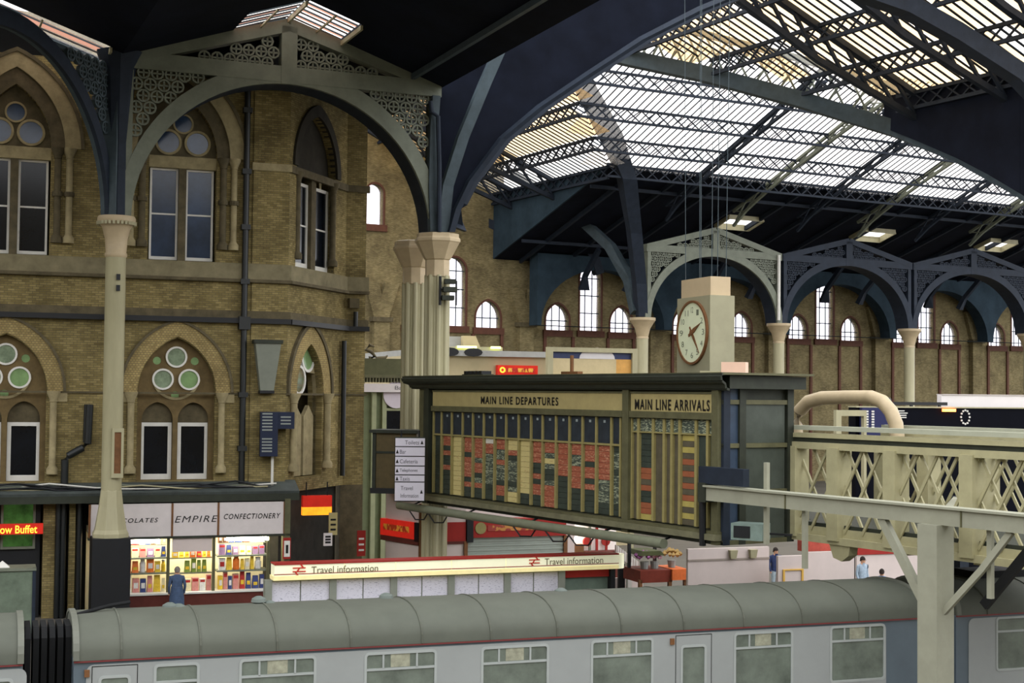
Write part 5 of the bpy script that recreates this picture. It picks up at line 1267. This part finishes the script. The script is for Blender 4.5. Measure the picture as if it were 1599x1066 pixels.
# ================================================================== PAVILIONS BEYOND THE BOARD
v0 = at(697, 560, 72.0); FV = Frame((v0.x, v0.y), 20.0)
pv = thing('buffet_pavilion', 'flat-roofed cream pavilion with red lit sign above the departures board', 'pavilion', FV)
X_ = lambda px: FV.X(px, 570); Z_ = lambda py, px=780: FV.Z(px, py)
x1v = X_(990)
MB().box(X_(640), x1v, 0, 9, 0, Z_(557)).build('fascia_wall', M('pavilion_cream', (186,172,136), .6, .08, 1), pv)
MB().box(X_(640), X_(862), -.3, 9, Z_(557), Z_(548)).build('roof_edge', M('pavilion_grey', (164,164,160), .6, .1, 1.5), pv)
MB().box(X_(720), X_(795), 1, 4, Z_(548), Z_(541)).build('light_cove', IRONC, pv)
YG = M('yellow_green_tube', (226,240,140), .4, .05, 2, emit=1.6)
for a, b in ((723, 752), (776, 790)): MB().box(X_(a), X_(b), .8, 1.0, Z_(543.5), Z_(540)).build('strip_light', YG, pv)
MB().box(X_(697), X_(752), 3, 6, Z_(541), Z_(523)).build('plant_room', M('pavilion_grey', (164,164,160)), pv)
MB().add([(X_(748), 2.6, Z_(541)), (X_(776), 2.6, Z_(541)), (X_(768), 2.6, Z_(522)), (X_(748), 2.6, Z_(522)), (X_(748), 3, Z_(541)), (X_(776), 3, Z_(541)), (X_(768), 3, Z_(522)), (X_(748), 3, Z_(522))], [(0,1,2,3),(5,4,7,6),(1,5,6,2),(3,2,6,7),(4,0,3,7),(4,5,1,0)]).build('plant_hood', M('pavilion_cream', (186,172,136)), pv)
for px in (736, 699): MB().disc(X_(px), Z_(551), .22, -.34, -.3, 12, 2.2).build('dark_vent', BLACK, pv)
t = thing('lit_shop_sign', 'small lit red sign with yellow wording on the cream pavilion', 'sign', FV)
MB().box(X_(774), X_(836), -.35, -.02, Z_(585), Z_(570)).build('panel', REDL, t)
MB().ring(X_(781), Z_(577.5), .08, .15, -.38, -.35, 12).build('badge', YEL, t)
MB().box(X_(786), X_(831), -.37, -.35, Z_(580.5), Z_(574.5)).build('lettering', print_mat('sign_wording_red_yellow', (190,40,26), (250,190,70), 9, 2.5, .45), t)
ps0 = at(853, 560, 70.0); FPs = Frame((ps0.x, ps0.y), 20.0)
t = thing('framed_billboard', 'cream framed billboard with dark blue sky and gold picture above the board', 'billboard', FPs)
X_ = lambda px: FPs.X(px, 565); Z_ = lambda py, px=920: FPs.Z(px, py)
a, b = X_(853), X_(993); z0, z1 = Z_(594), Z_(543)
MB().plate([(a, z0), (b, z0), (b, z1), (a, z1)], [[(a+.28, z0+.2), (b-.28, z0+.2), (b-.28, z1-.22), (a+.28, z1-.22)]], -.2, .1).build('frame', IRONC, t)
MB().box(a+.28, b-.28, -.02, .05, Z_(560), z1-.22).build('dark_blue_print', M('poster_navy', (52,60,92), .5, .15, 2), t)
MB().box(a+.28, X_(962), -.02, .05, z0, Z_(560)).build('cream_print', M('poster_cream', (196,180,140), .6, .1, 2), t)
MB().box(X_(962), b-.28, -.02, .05, z0, Z_(560)).build('gold_print', M('poster_gold', (206,156,84), .6, .15, 2), t)
MB().plate([(X_(932)+.95*math.cos(R(q)), Z_(560)+.55*math.sin(R(q))) for q in range(0, 181, 15)], (), -.04, -.02).build('white_dome_print', M('poster_white', (216,212,212), .6, .05, 2), t)
for x in (a+.15, b-.15): MB().box(x-.1, x+.1, 0, .3, 0, z0).build('leg', IRONC, t)
# green pavilion between the office building and the paired columns
g0 = at(600, 620, 66.0); FGp = Frame((g0.x, g0.y), 20.0)
gpv = thing('green_kiosk', 'olive green kiosk with white name board and round white disc left of the columns', 'kiosk', FGp)
X_ = lambda px: FGp.X(px, 620); Z_ = lambda py: FGp.Z(600, py)
MB().box(X_(560), X_(640), 0, 4, 0, Z_(602)).build('wall', M('green_kiosk_paint', (110,118,86), .6, .15, 2), gpv)
MB().box(X_(558), X_(640), -.3, 4, Z_(586), Z_(560)).build('roof_parapet', M('olive_parapet', (84,84,58), .7, .2, 2), gpv)
MB().box(X_(558), X_(640), -.4, 4, Z_(590), Z_(585)).build('cornice', OLIVE, gpv)
for k in range(14): MB().box(X_(564+4.7*k), X_(566.6+4.7*k), -.36, 0, Z_(597), Z_(590)).build('dentil', OLIVE, gpv)
MB().box(X_(563), X_(632), -.5, -.3, Z_(612), Z_(599)).build('name_board', SIGNW, gpv)
text('Bar', X_(612), X_(628), Z_(608), Z_(602), -.51, M('grey_lettering', (92,92,98)), gpv)
MB().disc(X_(617), Z_(616), .62, -.25, -.2, 24).build('white_disc', M('lilac_disc', (206,196,204), .5, .04, 2), gpv)
MB().box(X_(601), X_(632), -.1, .02, Z_(673), Z_(641)).build('dark_window', DGLASS, gpv)
for px in (583, 599, 632): MB().box(X_(px)-.1, X_(px)+.1, -.2, 0, 0, Z_(612)).build('pilaster', M('pale_green_trim', (150,154,120), .6, .1, 2), gpv)
MB().box(X_(599), X_(632), -.15, 0, Z_(641), Z_(637)).build('transom', M('pale_green_trim', (150,154,120)), gpv)
# carved scroll at the corner of the kiosk roof
t = thing('roof_ornament', 'dark scrolled ornament on the green kiosk roof beside the building', 'ornament', loc=FGp.W(X_(578), .2, Z_(560)), rz=20)
MB().tube([(0, 0, 0), (.25, 0, .1), (.1, 0, .3), (-.2, 0, .42), (.0, 0, .62), (.22, 0, .55)], [.12, .1, .09, .1, .08, .03], 8).build('scroll', STONED, t, True); MB().tube([(.3, 0, 0), (.75, 0, .06), (.85, 0, .16)], [.1, .07, .03], 8).build('tail', STONED, t, True)
# ================================================================== BLACK HOARDING AT RIGHT
h0 = at(1400, 660, 58.0); FH = Frame((h0.x, h0.y), 20.0)
t = thing('black_hoarding', 'long near-black illuminated hoarding with ring of white stars at right', 'billboard', FH)
X_ = lambda px: FH.X(px, 660); Z_ = lambda py, px=1480: FH.Z(px, py)
MB().box(X_(1336), X_(1640), 0, .5, 0, Z_(637)).build('panel', M('black_gloss_panel', (8,10,18), .6, .2, 1, spec=.05), t)
MB().box(X_(1336), X_(1640), -.06, .55, Z_(637), Z_(635)).build('top_trim', IRONC, t)
for k in range(12):
    a_ = R(30*k); MB().disc(X_(1507)+.21*math.cos(a_), Z_(651, 1507)+.28*math.sin(a_), .045, -.03, 0, 6).build('white_star', WHITE, t)
MB().box(X_(1471), X_(1488), -.2, 0, Z_(642.5), Z_(638)).build('orange_light', M('orange_lamp', (255,130,60), .4, .1, 2, emit=3), t)
for k, wd_ in enumerate((12, 17, 15, 15)): MB().box(X_(1400), X_(1400+wd_), -.02, 0, Z_(642.5+k*3.4), Z_(641+k*3.4)).build('white_wording', WHITE, t)
t2 = thing('blue_notice', 'dark blue notice with upright white lettering inside the cream tube', 'sign', FH)
MB().box(X_(1340), X_(1385), -.3, -.1, Z_(690), Z_(637)).build('panel', M('navy_notice', (30,34,76), .4, .1, 2), t2)
for k in range(2):
    for q in range(7): MB().box(X_(1345+9*k), X_(1349+9*k), -.32, -.3, Z_(668-q*4), Z_(665.5-q*4)).build('white_letter', WHITE, t2)
t3 = thing('white_parapet', 'plain white panel above the black hoarding at the right edge', 'panel', FH)
MB().box(X_(1494), X_(1640), 1.0, 1.3, 0, Z_(615.5)).build('panel', M('white_panel', (220,214,212), .6, .04, 1), t3); MB().box(X_(1494), X_(1640), .95, 1.35, Z_(616), Z_(615)).build('coping', SIGNW, t3)
t4 = thing('black_rail', 'black overhead rail with two round lamps above the black hoarding', 'rail', FH)
MB().box(X_(1382), X_(1494), .6, .75, Z_(633), Z_(628)).build('rail', BLACK, t4)
for px in (1367, 1401): MB().lathe([(.08, Z_(628)), (.17, Z_(626)), (.12, Z_(622)), (.03, Z_(621))], X_(px), .67, 10).build('lamp', BLACK, t4, True)
for px in (1410, 1438, 1482): MB().box(X_(px)-.05, X_(px)+.05, .6, .7, Z_(638), Z_(633)).build('post', BLACK, t4)
MB().box(X_(1355), X_(1382), .6, .75, Z_(631), Z_(628)).build('rail_end', BLACK, t4)
t5 = thing('cream_frame', 'cream box frame seen through the arched tube', 'frame', FH)
MB().plate([(X_(1295), 0), (X_(1342), 0), (X_(1342), Z_(640, 1320)), (X_(1295), Z_(640, 1320))], [[(X_(1303), -.0+.02), (X_(1338), .02), (X_(1338), Z_(649, 1320)), (X_(1303), Z_(649, 1320))]], -.5, -.3).build('frame', IRONC, t5)
# ================================================================== PEOPLE
def person(name, label, loc, rz, top, legs, hair, bend=0.0, coat=.45, arms=None, h=1.72):
    bm_v = []; 
    J = {'pel': (0, 0, .95), 'sp': (0, .02, 1.15), 'ch': (0, .03, 1.36), 'nk': (0, .01, 1.50), 'hd': (0, -.02, 1.58), 'ht': (0, -.01, 1.70)}
    V = []; E = []; Rr = []
    def a(p, r): V.append(p); Rr.append(r); return len(V)-1
    pel = a((0, 0, .95), (.17, .13)); sp_ = a((0, .01, 1.14), (.16, .115)); ch = a((0, .02, 1.34), (.18, .125)); nk = a((0, .0, 1.47), (.06, .06)); hd = a((0, -.03, 1.58), (.085, .10)); ht = a((0, -.02, 1.68), (.075, .085))
    E += [(pel, sp_), (sp_, ch), (ch, nk), (nk, hd), (hd, ht)]
    for s in (-1, 1):
        hp = a((s*.09, 0, .86), (.10, .10)); kn = a((s*.10, -.02, .48), (.07, .075)); an = a((s*.10, .02, .09), (.045, .05)); ft = a((s*.11, -.16, .045), (.045, .035))
        E += [(pel, hp), (hp, kn), (kn, an), (an, ft)]
        sh_ = a((s*.19, .02, 1.40), (.065, .065)); el = a((s*.25, .04 if not arms else -.08, 1.12), (.05, .05)); wr = a((s*.24, -.06 if not arms else -.28, .90 if not arms else 1.10), (.037, .037)); ha = a((s*.23, -.09 if not arms else -.37, .80 if not arms else 1.14), (.035, .025))
        E += [(ch, sh_), (sh_, el), (el, wr), (wr, ha)]
    me = bpy.data.meshes.new('b'); me.from_pydata(V, E, []); ob = bpy.data.objects.new('b', me); COL.objects.link(ob)
    md = ob.modifiers.new('s', 'SKIN'); ob.modifiers.new('d', 'SUBSURF').levels = 1
    for i, r in enumerate(Rr): me.skin_vertices[0].data[i].radius = r
    me.skin_vertices[0].data[0].use_root = True
    dg = bpy.context.evaluated_depsgraph_get(); dg.update(); m2 = bpy.data.meshes.new_from_object(ob.evaluated_get(dg)); bpy.data.objects.remove(ob)
    m2.name = 'body'; skin = M('skin', (196,150,120), .6, .08, 5)
    m2.materials.clear()
    for m in (M(top[0], top[1], .85, .2, 12), M(legs[0], legs[1], .85, .2, 12), skin, M('shoe_leather', (26,22,20), .5, .2, 5)): m2.materials.append(m)
    for p in m2.polygons:
        c = p.center; p.use_smooth = True
        if c.z > 1.49: p.material_index = 2
        elif c.z < .10: p.material_index = 3
        elif (abs(c.x) > .17 and .7 < c.z < .87 and not arms) or (arms and c.y < -.31 and c.z > .9): p.material_index = 2
        elif c.z < coat: p.material_index = 1
        else: p.material_index = 0
    t = thing(name, label, 'person', loc=loc, rz=rz); t.scale = (h/1.76,)*3
    link('body', m2, t)
    mb = MB(); n = 10
    for i in range(7):
        ph = math.pi/2*i/6; z = 1.62+.125*math.sin(ph); r = .105*math.cos(ph)
        for k in range(n): b = 2*math.pi*k/n; mb.v.append((r*.92*math.cos(b), -.02+.02+r*1.1*math.sin(b), z-(.06 if math.sin(b) > .1 and i < 2 else 0)))
    for i in range(6):
        for k in range(n): mb.f.append((i*n+k, i*n+(k+1) % n, (i+1)*n+(k+1) % n, (i+1)*n+k))
    mb.f.append(tuple(reversed(range(n)))); mb.build('hair', M(hair[0], hair[1], .8, .25, 14), t, True)
    if coat < .8:
        MB().lathe([(.24, coat), (.235, .75), (.20, 1.0), (.19, 1.1)], n=16).build('coat_skirt', M(top[0], top[1]), t, True)
        o = t.children[-1]; o.scale = (1, .8, 1)
    for s in (-1, 1): MB().lathe([(.012, 1.602), (.014, 1.61), (.004, 1.62)], s*.035, -.125, 6).build('eye', BLACK, t)
    MB().add([(-.015, -.125, 1.565), (.015, -.125, 1.565), (0, -.15, 1.57), (0, -.125, 1.61)], [(0, 1, 2), (1, 3, 2), (3, 0, 2), (0, 3, 1)]).build('nose', skin, t)
    return t
pc = at(277, 880, 49.2)
person('person', 'person in long blue-grey coat standing at the sweet shop counter', (pc.x, pc.y, 0), 200, ('blue_grey_coat', (66,82,108)), ('dark_trousers', (34,34,42)), ('grey_hair', (120,112,104)), coat=.5, h=1.86)
pc = at(1211, 880, 57.0)
person('person', 'person in dark blue top and pale trousers between the pink hoardings', (pc.x, pc.y, 0), 20, ('dark_blue_top', (44,54,88)), ('pale_blue_trousers', (150,164,172)), ('dark_hair', (40,32,28)), coat=.86, h=1.9)
pc = at(468, 880, 51.0)
person('person', 'grey-haired person in pale jacket behind the Travel information sign at left', (pc.x, pc.y, 0), 150, ('pale_beige_jacket', (160,148,120)), ('brown_trousers', (70,58,46)), ('silver_hair', (150,140,124)), coat=.8, h=1.88)
pc = at(573, 880, 52.3)
person('person', 'dark-haired person in fawn coat behind the Travel information sign, beside the red poster', (pc.x, pc.y, 0), 195, ('fawn_coat', (176,154,112)), ('grey_trousers', (80,80,84)), ('brown_hair', (96,72,52)), coat=.5, h=1.82)
pc = at(1347, 880, 54.5)
person('person', 'person in pale clothes standing by the hoardings left of the gantry post', (pc.x, pc.y, 0), 30, ('pale_blue_shirt', (150,166,180)), ('light_trousers', (186,190,188)), ('dark_hair', (40,32,28)), coat=.86, h=1.85)
pc = at(1377, 880, 51.5)
person('person', 'dark-haired person in light blue jacket nearest the gantry brace', (pc.x, pc.y, 0), 160, ('light_blue_jacket', (110,140,176)), ('dark_trousers', (34,34,42)), ('dark_hair', (40,32,28)), coat=.8, h=1.75)
# glass booth at the far left, in front of the buffet
gb0 = at(20, 900, 45.5)
t = thing('glass_booth', 'pale green glass booth in front of the buffet at the left edge', 'booth', loc=(gb0.x, gb0.y, 0), rz=20)
zg = at(20, 884, 45.5).z
for x in (-1.6, -.55, .62): MB().box(x-.05, x+.05, -.6, -.5, 0, zg).build('mullion', IRONK, t)
for a, b in ((-1.55, -.6), (-.5, .57)): MB().box(a, b, -.56, -.53, .2, zg-.1).build('pane', M('booth_glass', (104,116,100), .15, .3, 1.5, spec=.5), t)
MB().box(-1.65, .68, -.62, .5, zg-.08, zg).build('top', IRONG, t); MB().box(-1.6, .65, -.5, .5, 0, zg-.1).build('interior', STONED, t)
MB().add([(-.55,-.3,zg),(-.1,-.3,zg),(-.1,.1,zg),(-.55,.1,zg),(-.32,-.1,zg+.2)],[(0,1,4),(1,2,4),(2,3,4),(3,0,4),(3,2,1,0)]).build('white_sack', WHITE, t)
# labels of look-alikes: tell them apart by their place in the row
from collections import defaultdict
dup = defaultdict(list)
for o in bpy.data.objects:
    if o.parent is None and 'label' in o and o.get('kind') != 'structure': dup[o['label']].append(o)
for lb, os_ in dup.items():
    if len(os_) < 2: continue
    os_.sort(key=lambda o: o.location.x)
    n = len(os_); w_ = ['leftmost', 'second from left', 'third from left', 'fourth from left', 'fifth from left', 'sixth from left', 'seventh from left', 'eighth from left', 'ninth from left']
    for i, o in enumerate(os_): o['label'] = lb+', '+('rightmost' if i == n-1 else w_[i])+''
